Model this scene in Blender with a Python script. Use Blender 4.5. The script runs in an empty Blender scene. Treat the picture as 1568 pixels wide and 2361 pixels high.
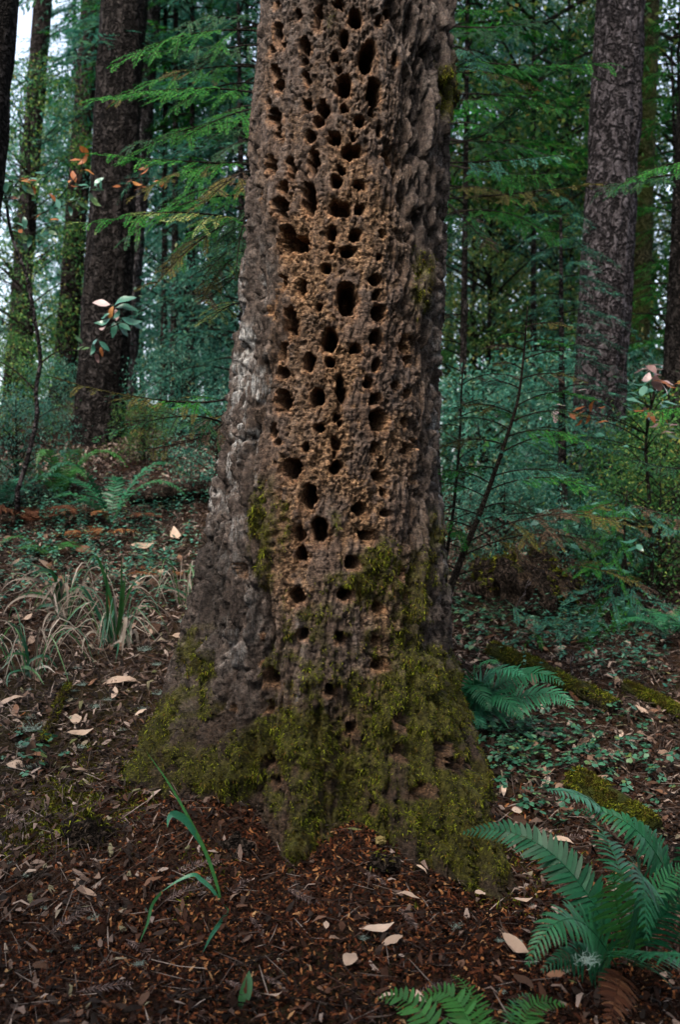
import bpy, math, numpy as np
from mathutils import Vector

R = math.radians
scene = bpy.context.scene
col = scene.collection

# ------------------------------------------------------------------ camera, world, sun, exposure
CAM_H = 1.2
cam_d = bpy.data.cameras.new('camera')
cam = bpy.data.objects.new('camera', cam_d)
col.objects.link(cam)
cam.location = (0, 0, CAM_H)
cam.rotation_euler = (R(90), 0, 0)
cam_d.sensor_fit = 'VERTICAL'
cam_d.sensor_height = 36.0
cam_d.lens = 35.0
cam_d.clip_start = 0.05
cam_d.clip_end = 800
cam_d.dof.use_dof = True
cam_d.dof.focus_distance = 3.5
cam_d.dof.aperture_fstop = 3.2
scene.camera = cam

SUN_EL, SUN_AZ = 57.0, 208.0          # the bright part of an overcast sky: behind the camera, to its left
world = bpy.data.worlds.new('World')
scene.world = world
world.use_nodes = True
wn = world.node_tree
sky = wn.nodes.new('ShaderNodeTexSky')
sky.sky_type = 'NISHITA'
sky.sun_disc = False
sky.sun_elevation = R(SUN_EL)
sky.sun_rotation = R(SUN_AZ)
sky.air_density = 1.0
sky.dust_density = 4.0
sky.ozone_density = 1.0
bg = wn.nodes['Background']
pale = wn.nodes.new('ShaderNodeHueSaturation')          # thin overcast: paler than a clear sky
pale.inputs['Saturation'].default_value = 0.6
wn.links.new(sky.outputs[0], pale.inputs['Color'])
wn.links.new(pale.outputs[0], bg.inputs[0])
bg.inputs[1].default_value = 0.12

sun_d = bpy.data.lights.new('sun', 'SUN')
sun_d.energy = 1.5
sun_d.angle = R(24)
sun_d.color = (1.0, 0.87, 0.72)
sun = bpy.data.objects.new('sun', sun_d)
col.objects.link(sun)
sun.location = (-4, -6, 12)
_az = R(SUN_AZ)
sd = Vector((math.sin(_az) * math.cos(R(SUN_EL)), math.cos(_az) * math.cos(R(SUN_EL)), math.sin(R(SUN_EL))))
sun.rotation_euler = sd.to_track_quat('Z', 'Y').to_euler()

scene.view_settings.view_transform = 'Standard'
scene.view_settings.look = 'None'
scene.view_settings.gamma = 1.0
scene.view_settings.use_curve_mapping = False
scene.view_settings.exposure = 2.4
scene.cycles.max_bounces = 8
scene.cycles.diffuse_bounces = 4
scene.cycles.transmission_bounces = 4

# ------------------------------------------------------------------ maths helpers
rng = np.random.default_rng(7)
F = 2295.0                                   # focal length, in pixels of the 1568 x 2361 photograph
def P(u, v, Y):
    return np.array([(u - 784.0) / F * Y, Y, CAM_H - (v - 1180.5) / F * Y])
def proj(p):
    return 784.0 + F * p[..., 0] / p[..., 1], 1180.5 - F * (p[..., 2] - CAM_H) / p[..., 1]
def sst(a, b, x):
    t = np.clip((x - a) / (b - a), 0, 1)
    return t * t * (3 - 2 * t)

def _hash(ix, iy, iz, seed):
    h = (ix.astype(np.uint32) * np.uint32(374761393) + iy.astype(np.uint32) * np.uint32(668265263)
         + iz.astype(np.uint32) * np.uint32(2147483647) + np.uint32((seed * 974634777) & 0xFFFFFFFF))
    h = (h ^ (h >> np.uint32(13))) * np.uint32(1274126177)
    h = (h ^ (h >> np.uint32(16))) * np.uint32(2246822519)
    return ((h ^ (h >> np.uint32(15))) & np.uint32(0xFFFFFF)).astype(np.float64) / float(0xFFFFFF)

def vn(x, y, z=0.0, seed=0):
    x = np.asarray(x, float); y = np.asarray(y, float)
    z = np.zeros_like(x) + z
    fx, fy, fz = np.floor(x), np.floor(y), np.floor(z)
    ix, iy, iz = fx.astype(np.int64), fy.astype(np.int64), fz.astype(np.int64)
    tx, ty, tz = x - fx, y - fy, z - fz
    tx, ty, tz = tx*tx*(3-2*tx), ty*ty*(3-2*ty), tz*tz*(3-2*tz)
    flat = not np.any(tz)
    def plane(k):
        a = _hash(ix, iy, iz + k, seed) * (1-tx) + _hash(ix+1, iy, iz + k, seed) * tx
        b = _hash(ix, iy+1, iz + k, seed) * (1-tx) + _hash(ix+1, iy+1, iz + k, seed) * tx
        return a * (1-ty) + b * ty
    p0 = plane(0)
    return p0 if flat else p0 * (1-tz) + plane(1) * tz
def fbm(x, y, oct=4, seed=0, gain=0.5, z=0.0):
    s, a, n = 0.0, 1.0, 0.0
    for i in range(oct):
        s = s + a * vn(x * 2**i, y * 2**i, z, seed + i * 17); n += a; a *= gain
    return s / n
def cell(x, y, seed=0):
    """cellular noise: distance to nearest and second nearest point, id of the nearest"""
    fx, fy = np.floor(x).astype(np.int64), np.floor(y).astype(np.int64)
    d1 = np.full(x.shape, 9.0); d2 = np.full(x.shape, 9.0); cid = np.zeros(x.shape)
    zz = np.zeros_like(fx)
    for i in (-1, 0, 1):
        for j in (-1, 0, 1):
            px = fx + i + _hash(fx+i, fy+j, zz, seed); py = fy + j + _hash(fx+i, fy+j, zz+1, seed)
            d = np.hypot(px - x, py - y)
            near = d < d1
            d2 = np.where(near, d1, np.minimum(d2, d))
            cid = np.where(near, _hash(fx+i, fy+j, zz+2, seed), cid)
            d1 = np.where(near, d, d1)
    return d1, d2, cid
def unit(a):
    return a / np.maximum(np.linalg.norm(a, axis=-1, keepdims=True), 1e-9)

# ------------------------------------------------------------------ mesh helpers
def mesh_data(name, verts, faces, mat=None, attrs=None, smooth=False, mats=None, midx=None):
    """faces: one array (m,k) or a list of such arrays"""
    me = bpy.data.meshes.new(name)
    if not isinstance(faces, (list, tuple)): faces = [faces]
    faces = [np.asarray(f, np.int32) for f in faces if len(f)]
    verts = np.asarray(verts, np.float32)
    me.vertices.add(len(verts)); me.vertices.foreach_set('co', verts.ravel())
    loops = np.concatenate([f.ravel() for f in faces])
    tot = np.concatenate([np.full(len(f), f.shape[1], np.int32) for f in faces])
    start = np.concatenate([[0], np.cumsum(tot)[:-1]]).astype(np.int32)
    me.loops.add(len(loops)); me.loops.foreach_set('vertex_index', loops)
    me.polygons.add(len(tot)); me.polygons.foreach_set('loop_start', start)
    if smooth: me.polygons.foreach_set('use_smooth', np.ones(len(tot), bool))
    for m in (mats or [mat]):
        if m: me.materials.append(m)
    if midx is not None: me.polygons.foreach_set('material_index', np.asarray(midx, np.int32))
    for k, v in (attrs or {}).items():
        a = me.attributes.new(k, 'FLOAT', 'POINT'); a.data.foreach_set('value', np.asarray(v, np.float32).ravel())
    me.update(calc_edges=True)
    return me
def put(name, me, parent=None, loc=(0, 0, 0), rot=(0, 0, 0), scale=1.0):
    o = bpy.data.objects.new(name, me); col.objects.link(o)
    if parent is not None: o.parent = parent
    o.location = loc; o.rotation_euler = rot
    o.scale = (scale,)*3 if np.isscalar(scale) else scale
    return o
def obj(name, verts, faces, mat, parent=None, origin=None, **kw):
    """vertices in world coordinates; the object sits at its parent's (or the given) origin"""
    o3 = np.array(parent.location if parent is not None else (origin if origin is not None else (0, 0, 0)), float)
    if parent is not None and parent.parent is not None: o3 = o3 + np.array(parent.parent.location)
    me = mesh_data(name, np.asarray(verts) - o3, faces, mat, **kw)
    return put(name, me, parent, (0, 0, 0) if parent is not None else tuple(o3))
def tag(o, label=None, cat=None, group=None, kind=None):
    if label: o['label'] = label
    if cat: o['category'] = cat
    if group: o['group'] = group
    if kind: o['kind'] = kind
    return o
def thing(name, loc, label, cat, group=None):
    o = bpy.data.objects.new(name, None); col.objects.link(o)
    o.location = tuple(float(a) for a in loc); o.empty_display_size = 0.1
    return tag(o, label, cat, group)

class MB:
    """collects verts and faces of one mesh"""
    def __init__(s): s.v, s.f, s.n = [], {}, 0
    def add(s, v, f):
        v = np.asarray(v, float).reshape(-1, 3)
        fs = f if isinstance(f, list) else [f]
        for a in fs:
            a = np.asarray(a, np.int64)
            if len(a): s.f.setdefault(a.shape[1], []).append(a + s.n)
        s.v.append(v); s.n += len(v)
    def arr(s): return np.concatenate(s.v), [np.concatenate(a) for a in s.f.values()]
    def data(s, name, mat, **kw):
        v, f = s.arr(); return mesh_data(name, v, f, mat, **kw)
    def obj(s, name, mat, parent=None, **kw):
        v, f = s.arr(); return obj(name, v, f, mat, parent, **kw)

def bez(p0, p1, p2, n):
    t = np.linspace(0, 1, n)[:, None]
    return (1-t)**2*p0 + 2*t*(1-t)*p1 + t*t*p2
def poly(pts, n):
    """smooth curve through points (Catmull-Rom)"""
    pts = np.asarray(pts, float); m = len(pts)
    e = np.vstack([2*pts[0]-pts[1], pts, 2*pts[-1]-pts[-2]])
    out = []
    for s in np.linspace(0, m-1-1e-6, n):
        i = int(s); t = s - i; a, b, c, d = e[i:i+4]
        out.append(0.5*((2*b)+(-a+c)*t+(2*a-5*b+4*c-d)*t*t+(-a+3*b-3*c+d)*t**3))
    return np.array(out)
def tube(pts, radii, k=6, jitter=0.0, seed=0):
    pts = np.asarray(pts, float); n = len(pts)
    radii = np.broadcast_to(np.asarray(radii, float), (n,))
    t = unit(np.gradient(pts, axis=0))
    up = np.array([0.31, 0.17, 0.93]) if abs(t[0][2]) < 0.9 else np.array([0.95, 0.2, 0.1])
    a = unit(np.cross(t, up)); b = np.cross(t, a)
    th = np.arange(k) * 2*np.pi/k
    rr = radii[:, None] * (1 + jitter * (np.random.default_rng(seed).random((n, k)) - .5))
    v = pts[:, None] + rr[..., None] * (np.cos(th)[None, :, None]*a[:, None] + np.sin(th)[None, :, None]*b[:, None])
    i = np.arange(n-1)[:, None]; j = np.arange(k)[None]
    j2 = (j+1) % k
    q = np.stack([i*k+j, i*k+j2, (i+1)*k+j2, (i+1)*k+j], -1).reshape(-1, 4)
    v = np.vstack([v.reshape(-1, 3), pts[0], pts[-1]])
    jj = np.arange(k)
    caps = np.vstack([np.stack([np.full(k, n*k), (jj+1) % k, jj], -1), np.stack([np.full(k, n*k+1), (n-1)*k+jj, (n-1)*k+(jj+1) % k], -1)])
    return v, [q, caps]

# ------------------------------------------------------------------ materials
def new_mat(name):
    m = bpy.data.materials.new(name); m.use_nodes = True
    nt = m.node_tree; return m, nt, nt.nodes['Principled BSDF'], nt.nodes['Material Output']
def N(nt, t, **kw):
    n = nt.nodes.new(t)
    for k, v in kw.items(): setattr(n, k, v)
    return n
def ramp(nt, fac, stops, interp='LINEAR'):
    r = N(nt, 'ShaderNodeValToRGB'); cr = r.color_ramp; cr.interpolation = interp
    while len(cr.elements) < len(stops): cr.elements.new(0.5)
    for e, (p, c) in zip(cr.elements, stops): e.position = p; e.color = (*c, 1)
    nt.links.new(fac, r.inputs[0]); return r.outputs[0]
def noise(nt, vec, scale, detail=4, rough=0.55, dist=0.0):
    n = N(nt, 'ShaderNodeTexNoise'); n.inputs['Scale'].default_value = scale
    n.inputs['Detail'].default_value = detail; n.inputs['Roughness'].default_value = rough
    n.inputs['Distortion'].default_value = dist
    if vec is not None: nt.links.new(vec, n.inputs['Vector'])
    return n.outputs['Fac']
def mapping(nt, vec, scale, rot=(0, 0, 0)):
    n = N(nt, 'ShaderNodeMapping'); n.inputs['Scale'].default_value = scale; n.inputs['Rotation'].default_value = rot
    nt.links.new(vec, n.inputs['Vector']); return n.outputs[0]
def mixc(nt, fac, a, b, blend='MIX'):
    n = N(nt, 'ShaderNodeMix', data_type='RGBA', blend_type=blend)
    for s, x in ((n.inputs[0], fac), (n.inputs[6], a), (n.inputs[7], b)):
        if isinstance(x, (int, float)): s.default_value = x
        elif isinstance(x, tuple): s.default_value = (*x, 1) if len(x) == 3 else x
        else: nt.links.new(x, s)
    return n.outputs[2]
def mathn(nt, op, a, b=0.5, clamp=False):
    n = N(nt, 'ShaderNodeMath', operation=op, use_clamp=clamp)
    for s, x in ((n.inputs[0], a), (n.inputs[1], b)):
        if isinstance(x, (int, float)): s.default_value = x
        else: nt.links.new(x, s)
    return n.outputs[0]
def attr(nt, name):
    return N(nt, 'ShaderNodeAttribute', attribute_name=name).outputs['Fac']
def bump(nt, bsdf, h, strength, dist):
    b = N(nt, 'ShaderNodeBump'); b.inputs['Strength'].default_value = strength; b.inputs['Distance'].default_value = dist
    nt.links.new(h, b.inputs['Height']); nt.links.new(b.outputs[0], bsdf.inputs['Normal'])
def objco(nt): return N(nt, 'ShaderNodeTexCoord').outputs['Object']

def leaf_mat(name, stops, transl=0.35, rough=0.45, spec=0.4, patch=None, interp='LINEAR', per_object=False):
    """leaves, needles, moss: a colour for every loose piece"""
    m, nt, b, out = new_mat(name)
    isl = N(nt, 'ShaderNodeNewGeometry').outputs['Random Per Island']
    fac = N(nt, 'ShaderNodeObjectInfo').outputs['Random'] if per_object else isl
    c = ramp(nt, fac, stops, interp)
    if per_object:
        c = mixc(nt, .8, c, ramp(nt, isl, [(0, (.55, .55, .5)), (1, (1.25, 1.2, 1.1))]), 'MULTIPLY')
        c = mixc(nt, ramp(nt, noise(nt, objco(nt), 22, 4, .7), [(.60, (0, 0, 0)), (.72, (.7, .7, .7))]), c, (.07, .045, .018))
    big = noise(nt, objco(nt), 1.7, 2)
    c = mixc(nt, mathn(nt, 'MULTIPLY', big, 0.35), c, stops[0][1])
    if patch: c = mixc(nt, ramp(nt, noise(nt, objco(nt), patch[0], 4, .65), [(.45, (0, 0, 0)), (.62, (.9, .9, .9))]), c, patch[1])
    fine = noise(nt, objco(nt), 140, 2)
    c = mixc(nt, 0.35, c, ramp(nt, fine, [(0.3, (.35, .35, .35)), (0.7, (1, 1, 1))]), 'MULTIPLY')
    nt.links.new(c, b.inputs['Base Color'])
    b.inputs['Roughness'].default_value = rough
    b.inputs['Specular IOR Level'].default_value = spec
    if transl > 0:
        t = N(nt, 'ShaderNodeBsdfTranslucent'); nt.links.new(c, t.inputs[0])
        mx = N(nt, 'ShaderNodeMixShader'); mx.inputs[0].default_value = transl
        nt.links.new(b.outputs[0], mx.inputs[1]); nt.links.new(t.outputs[0], mx.inputs[2])
        nt.links.new(mx.outputs[0], out.inputs[0])
    return m

def bark_mat(name, dark, mid, pale, vscale=3.0, bump_d=0.02, moss=None):
    """furrowed bark: upright plates parted by dark cracks, flaky in grain"""
    m, nt, b, out = new_mat(name)
    co = objco(nt)
    wob = N(nt, 'ShaderNodeTexNoise'); wob.inputs['Scale'].default_value = vscale*4; wob.inputs['Detail'].default_value = 3; nt.links.new(co, wob.inputs['Vector'])
    vv = N(nt, 'ShaderNodeMix', data_type='RGBA', blend_type='LINEAR_LIGHT'); vv.inputs[0].default_value = .35/vscale
    nt.links.new(co, vv.inputs[6]); nt.links.new(wob.outputs['Color'], vv.inputs[7])
    vo = N(nt, 'ShaderNodeTexVoronoi', feature='DISTANCE_TO_EDGE'); vo.inputs['Scale'].default_value = vscale*5.5
    nt.links.new(mapping(nt, vv.outputs[2], (1, 1, .30)), vo.inputs['Vector'])
    crack = ramp(nt, vo.outputs['Distance'], [(0.0, (0, 0, 0)), (.22, (1, 1, 1))])
    n1 = noise(nt, mapping(nt, co, (1, 1, .45)), vscale*9, 6, 0.7, 0.4)
    n2 = noise(nt, mapping(nt, co, (1, 1, .8)), vscale*26, 4, 0.7)
    n3 = noise(nt, co, 1.1, 3)
    c = ramp(nt, n1, [(0.34, dark), (0.5, mid), (0.68, pale)])
    c = mixc(nt, 0.75, c, ramp(nt, n2, [(0.36, (.3, .28, .27)), (0.62, (1.45, 1.4, 1.35))]), 'MULTIPLY')
    c = mixc(nt, crack, tuple(.35*a for a in dark), c)
    if moss:
        c = mixc(nt, ramp(nt, n3, [(0.45, (0, 0, 0)), (0.62, (1, 1, 1))]), c, moss)
    nt.links.new(c, b.inputs['Base Color'])
    b.inputs['Roughness'].default_value = 0.9; b.inputs['Specular IOR Level'].default_value = 0.05
    h = mathn(nt, 'ADD', mathn(nt, 'MULTIPLY', crack, .8), mathn(nt, 'ADD', n1, mathn(nt, 'MULTIPLY', n2, 0.5)))
    bump(nt, b, h, 1.0, bump_d*2)
    return m

# ------------------------------------------------------------------ terrain
_ys = np.linspace(-40, 400, 8801)
def _cum(sl):
    c = np.cumsum(sl) * (_ys[1]-_ys[0]); return c - np.interp(0.0, _ys, c)
_fl = _cum(0.345*sst(3.0, 4.0, _ys)*(1-sst(8.5, 12.0, _ys)) + 0.02*sst(9, 13, _ys))
_fr = _cum(0.19*sst(2.9, 3.9, _ys)*(1-sst(9.0, 14.0, _ys)) + 0.03*sst(10, 14, _ys))
def ground_h(x, y, fine=True):
    x = np.asarray(x, float); y = np.asarray(y, float)
    w = sst(-0.9, 0.9, x)
    h = np.interp(y, _ys, _fl)*(1-w) + np.interp(y, _ys, _fr)*w
    g = lambda cx, cy, sx, sy, a: a*np.exp(-((x-cx)/sx)**2-((y-cy)/sy)**2)
    h = h + g(0.06, 3.62, 0.34, 0.36, 0.13) + g(-0.75, 3.55, 0.45, 0.45, 0.10) + g(-0.42, 3.38, 0.22, 0.25, 0.09) - g(0.62, 3.35, 0.3, 0.35, 0.05)
    h = h + g(-0.405, 2.93, 0.075, 0.10, 0.075) + g(1.6, 2.75, 0.5, 0.5, 0.03)
    h = h + 0.5*(fbm(x*0.35+3, y*0.35, 3, 5)-0.5)*sst(4, 8, np.hypot(x, y))
    h = h + 0.10*(fbm(x*1.6, y*1.6, 3, 11)-0.5)
    if fine: h = h + 0.035*(fbm(x*9, y*9, 3, 23)-0.5)
    return h
def on_ground(u, v):
    """the point of the ground seen at photograph pixel (u, v)"""
    Y = np.linspace(1.6, 60, 6000)
    z = CAM_H - (v-1180.5)/F*Y; x = (u-784)/F*Y
    k = np.nonzero(z < ground_h(x, Y))[0]
    k = k[0] if len(k) else -1
    return np.array([x[k], Y[k], float(ground_h(x[k], Y[k]))])
def gp(x, y): return np.array([x, y, float(ground_h(x, y))])
def gnormal(x, y, e=0.03):
    dx = (ground_h(x+e, y, False)-ground_h(x-e, y, False))/(2*e); dy = (ground_h(x, y+e, False)-ground_h(x, y-e, False))/(2*e)
    return unit(np.stack([-dx, -dy, np.ones_like(dx)], -1))

m_soil, nt, b, out = new_mat('forest_soil')
co = objco(nt)
n1 = noise(nt, co, 6, 6, 0.65); n2 = noise(nt, co, 70, 4, 0.7); n3 = noise(nt, co, 0.7, 3)
c = ramp(nt, n2, [(0.3, (.005, .003, .002)), (0.5, (.016, .008, .005)), (0.7, (.045, .020, .011))])
c = mixc(nt, ramp(nt, n1, [(0.4, (0, 0, 0)), (0.65, (1, 1, 1))]), c, (.020, .012, .008))
c = mixc(nt, ramp(nt, n3, [(0.5, (0, 0, 0)), (0.7, (1, 1, 1))]), c, (.014, .016, .006))
nt.links.new(c, b.inputs['Base Color']); b.inputs['Roughness'].default_value = 0.95; b.inputs['Specular IOR Level'].default_value = .03
bump(nt, b, mathn(nt, 'ADD', n2, n1), 0.8, 0.02)

def axis(segs):
    return np.unique(np.concatenate([np.linspace(a, b_, n) for a, b_, n in segs]))
gx = axis([(-300, -30, 12), (-30, -6, 30), (-6, -2.2, 48), (-2.2, 2.2, 240), (2.2, 6, 48), (6, 30, 30), (30, 300, 12)])
gy = axis([(-60, 0, 14), (0, 2, 20), (2, 4.6, 180), (4.6, 8, 120), (8, 16, 60), (16, 40, 40), (40, 400, 24)])
GX, GY = np.meshgrid(gx, gy)
GZ = ground_h(GX, GY)
nx, ny = len(gx), len(gy)
i = np.arange(ny-1)[:, None]; j = np.arange(nx-1)[None]
gf = np.stack([i*nx+j, i*nx+j+1, (i+1)*nx+j+1, (i+1)*nx+j], -1).reshape(-1, 4)
tag(obj('ground', np.stack([GX, GY, GZ], -1).reshape(-1, 3), gf, m_soil, smooth=True), kind='structure')

# ------------------------------------------------------------------ the pecked trunk
# outline of the trunk: rows of the photograph, left edge, right edge
OUT = np.array([(-1500, 660, 1010), (-200, 622, 1046), (0, 607, 1048), (200, 590, 1047), (400, 579, 1036), (600, 566, 1029), (700, 557, 1026), (800, 545, 1021),
                (900, 530, 1018), (1000, 514, 1019), (1100, 497, 1021), (1200, 477, 1026), (1300, 456, 1033), (1400, 440, 1040), (1500, 415, 1050),
                (1600, 388, 1066), (1660, 366, 1082), (1720, 330, 1108), (1780, 290, 1134), (1850, 262, 1158), (1950, 240, 1182), (2200, 225, 1195)], float)
T_Y = 4.0
oz = CAM_H - (OUT[:, 0]-1180.5)/F*T_Y
order = np.argsort(oz)
oz = oz[order]; oL = ((OUT[:, 1]-784)/F*T_Y)[order]; oR = ((OUT[:, 2]-784)/F*T_Y)[order]
fz = np.array([-0.4, -0.05, 0.1, 0.25, 0.45, 0.7, 1.0, 1.5, 2.2, 3.3, 6.0])
ff = np.array([0.74, 0.74, 0.69, 0.62, 0.55, 0.505, 0.475, 0.45, 0.415, 0.385, 0.36])   # how far the bark bulges towards the camera

def base_surface(th, z):
    zc = np.minimum(z, oz[-1])
    l = np.interp(zc, oz, oL); r = np.interp(zc, oz, oR); f = np.interp(z, fz, ff)
    taper = np.clip(1 - np.maximum(z-4.5, 0)/26.0, .08, 1)
    xc = 0.5*(np.interp(np.maximum(z, .7), oz, oL)+np.interp(np.maximum(z, .7), oz, oR))
    xc = np.where(z > oz[-1], 0.5*(oL[-1]+oR[-1]), xc)
    al = xc - l; ar = r - xc
    a = np.where(th < 0, al, ar)
    bb = np.where(np.abs(th) > np.pi/2, 0.9*0.5*(al+ar), f)
    rad = 1/np.sqrt((np.sin(th)/a)**2 + (np.cos(th)/bb)**2) * taper
    def flange(t0, w, amp, zt, p=1.6):
        return amp*np.exp(-((th-R(t0))/R(w))**2)*np.clip((zt-z)/(zt+.1), 0, 1.3)**p
    rad = rad + flange(-5, 8, .17, .75) + flange(-38, 10, .05, .7) + flange(-63, 12, .10, .8) + flange(22, 5, .06, .5) + flange(-30, 5, .05, .45) + flange(58, 7, .07, .6) + flange(39, 14, .34, .72, 1.4) + flange(75, 9, .06, .6)
    rad = rad - flange(11, 7.5, .20, .75, 1.3) - flange(-21, 6, .08, .6) - flange(27, 4, .05, .6) - flange(49, 4, .08, .6) - flange(-51, 5, .05, .9) - flange(62, 5, .06, .9)
    # slow flutes that run up the bole
    rad = rad * (1 + 0.022*np.sin(3*th+0.6+z*0.25) + 0.014*np.sin(7*th+1.1-z*0.4))
    return xc, rad

cols_front = np.linspace(R(-108), R(108), 440)
cols_back = np.linspace(R(108), R(252), 42)[1:-1]
TH = np.concatenate([cols_front, cols_back])
ZR = np.concatenate([np.linspace(-0.38, 3.36, 930), np.geomspace(3.38, 24.0, 50)])
nth, nz = len(TH), len(ZR)
th2, z2 = np.meshgrid(np.where(TH > np.pi, TH-2*np.pi, TH), ZR)
xc2, r2 = base_surface(th2, z2)
def xyz(rad): return np.stack([xc2 + rad*np.sin(th2), T_Y - rad*np.cos(th2), z2], -1)
P0 = xyz(r2)
U, V = proj(P0)
front = (np.abs(th2) < R(100)) & (z2 < 3.4)
U = np.where(front, U, -9e3)

def conv(rows, ox, oy, s): return [(ox+s*a, oy+s*b_, s*w, s*h) for a, b_, w, h in rows]
HOLES = conv([(340,190,55,150),(300,285,40,60),(330,410,60,80),(350,495,50,80),(325,670,75,90),(285,600,36,60),(345,760,50,80),(497,260,60,110),(378,257,30,40),
 (455,80,50,70),(575,85,50,150),(505,445,40,80),(495,350,34,60),(670,322,60,55),(725,215,45,110),(693,395,40,45),(790,100,80,110),(865,320,95,190),(1030,335,40,60),
 (727,490,80,130),(900,530,75,160),(727,618,50,55),(817,692,60,70),(892,640,30,50),(517,600,55,70),(605,630,70,110),(585,695,50,80),(527,785,55,60),(672,795,80,80),
 (782,785,35,45),(770,875,125,80),(963,880,40,40),(708,973,60,55),(685,1045,60,70),(415,960,50,120),(547,925,60,140),(300,950,60,120),(370,1080,50,80),(810,1065,70,55),
 (525,1140,80,180),(357,1190,80,110),(235,1110,35,70),(703,1195,130,90),(822,1205,55,60),(382,1250,35,50),(385,1375,110,170),(470,1405,100,100),(655,1335,50,90),
 (790,1350,70,70),(650,1430,45,65),(750,1445,100,60),(950,1345,40,50),(935,1478,40,35),(990,60,60,90),(930,120,40,60),(690,18,60,50),(930,750,34,60),(990,900,40,80),(320,20,40,60)], 502, 0, .4)
HOLES += conv([(620,135,60,60),(350,205,75,80),(482,240,50,95),(585,352,45,45),(910,200,75,65),(917,290,55,60),(745,310,115,190),(300,345,50,120),(412,440,85,170),
 (927,393,85,100),(915,537,75,80),(645,545,95,140),(795,600,65,55),(1085,565,70,110),(355,610,60,120),(1105,665,50,50),(523,670,65,100),(648,680,60,65),(918,688,50,65),
 (360,735,90,70),(870,795,60,75),(1027,803,45,50),(712,830,55,170),(570,875,85,110),(370,895,80,130),(910,888,75,70),(1095,860,46,50),(587,1052,65,55),(930,1010,100,130),
 (1090,1025,35,45),(318,1070,40,80),(680,1145,60,80),(500,1166,55,45),(348,1138,40,40),(915,1170,55,65),(690,990,35,50),(708,1030,30,35),(1095,1170,50,80),(1145,1145,36,50),
 (415,1290,110,120),(683,1280,70,70),(930,1335,80,60),(945,1260,35,80),(670,1210,30,40),(1130,1340,40,50),(957,1425,55,55),(520,1450,95,150),(825,1525,75,75),(965,1545,50,45)], 502, 564.5, .4)
HOLES += conv([(650,215,60,80),(750,195,85,120),(982,220,85,60),(663,310,60,75),(907,350,65,60),(1158,395,40,60),(638,515,80,80),(875,500,80,60),(1038,567,60,50),
 (1190,520,36,50),(665,697,55,60),(853,712,55,50),(1028,725,50,40),(430,850,30,28),(500,905,75,90),(1050,840,80,60),(808,965,60,50),(350,380,30,60),(440,715,30,40),(1170,640,30,34)], 376.3, 1129, .48)
HOLES += conv([(512,187,28,28),(622,188,38,40),(917,260,45,35),(1095,222,50,60),(1097,332,50,55),(1240,325,40,90),(1290,375,46,60),(1160,470,80,50),(630,370,35,40),(655,435,30,40),(990,520,30,40)], 188.2, 1505, .68)

def groove(pts, w):
    """0..1 closeness of every grid vertex to a polyline drawn in the photograph"""
    d = np.full(U.shape, 1e6)
    for (x0, y0), (x1, y1) in zip(pts[:-1], pts[1:]):
        t = np.clip(((U-x0)*(x1-x0)+(V-y0)*(y1-y0))/((x1-x0)**2+(y1-y0)**2), 0, 1)
        d = np.minimum(d, np.hypot(U-x0-t*(x1-x0), V-y0-t*(y1-y0)))
    return np.exp(-(d/w)**2)

S = th2*(0.40+.75*np.maximum(r2-.40, 0))                                                        # arc length
wob = 0.05*(fbm(S*5, z2*3, 3, 31)-.5)
eroded = sst(575, 660, U+30*np.sin(V/140.0)) * (1-sst(850, 960, U + 0.06*(V-600) - 80*sst(500, 900, V))) * (1-sst(1250, 1600, V)*.4)
eroded = np.where(front, eroded, 0)
# furrowed bark: long plates with deep fissures between
fx_ = (S+wob)*15; fz_ = z2*3.0
fx_ = fx_*2.4; fz_ = fz_*1.5
d1, d2, cid = cell(fx_+1.1*fbm(S*14, z2*9, 2, 3), fz_+.8*fbm(S*20, z2*20, 2, 4), 5)
fiss = 1-sst(0.02, 0.30, d2-d1)
r1 = fbm((S+wob)*44, z2*6, 4, 41, .6)
rid = 1-np.abs(2*fbm((S+wob)*20, z2*5, 3, 47)-1)*2.2
disp = np.zeros_like(S)
fw = 1-0.80*eroded
ridge = 1-np.abs(2*fbm((S+wob*.6)*17, z2*1.5, 4, 43, .55)-1)
flank = np.where(front, 1-sst(.15, .5, eroded), 1)
disp += flank*(0.070*(sst(.45, 1.0, ridge)-.85) - 0.020*(1-sst(.0, .5, ridge)))
disp += fw*(-0.024*fiss + 0.012*(cid-.5) + 0.030*(r1-.5) - 0.040*sst(0.40, .95, rid))
# the eroded face: lumps, scaly flakes, fine ripples across the grain
lump = 1.0*(fbm(S*15, z2*11, 5, 61, .6)-.5)+.45*(.5-np.abs(2*fbm(S*24, z2*17, 4, 67, .6)-1))-.1
wq1 = fbm(S*40, z2*40, 3, 9)-.5; wq2 = fbm(S*40, z2*40, 3, 10)-.5
c1, c2, cc = cell(np.where(eroded > .3, S*34, S*42)+2.2*wq1, np.where(eroded > .3, z2*60, z2*13)+2.6*wq2*(.4+.6*eroded), 71)
e1, e2, ec = cell(S*70+2*wq2, z2*(30+65*eroded)+2.4*wq1, 72)
rip = fbm(S*16, z2*150+6*vn(S*14, z2*10, 0, 77), 2, 83)-.5
rough_foot = np.where(front, sst(1250, 1550, V), 0)
plate = np.where(front, sst(.44, .58, fbm(S*8+1.5*wq1, z2*4.2, 3, 681))*sst(.2, .6, eroded)*(1-sst(1500, 1700, V)), 0)
vcrack = (1-sst(.0, .085, np.abs(2*fbm(S*15+.6*wq2, z2*3.0, 4, 691, .6)-1)))*np.where(front, .35+.65*eroded, .3)
disp += -0.014*vcrack + 0.006*plate + plate*0.006*rip
disp += .72*(1-.85*plate)*np.maximum(0.35+0.65*eroded, rough_foot)*(0.013*lump + 0.010*(cc-.5) - 0.009*(1-sst(0, .10, c2-c1)) + 0.007*(ec-.5) + 0.008*rip)
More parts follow.
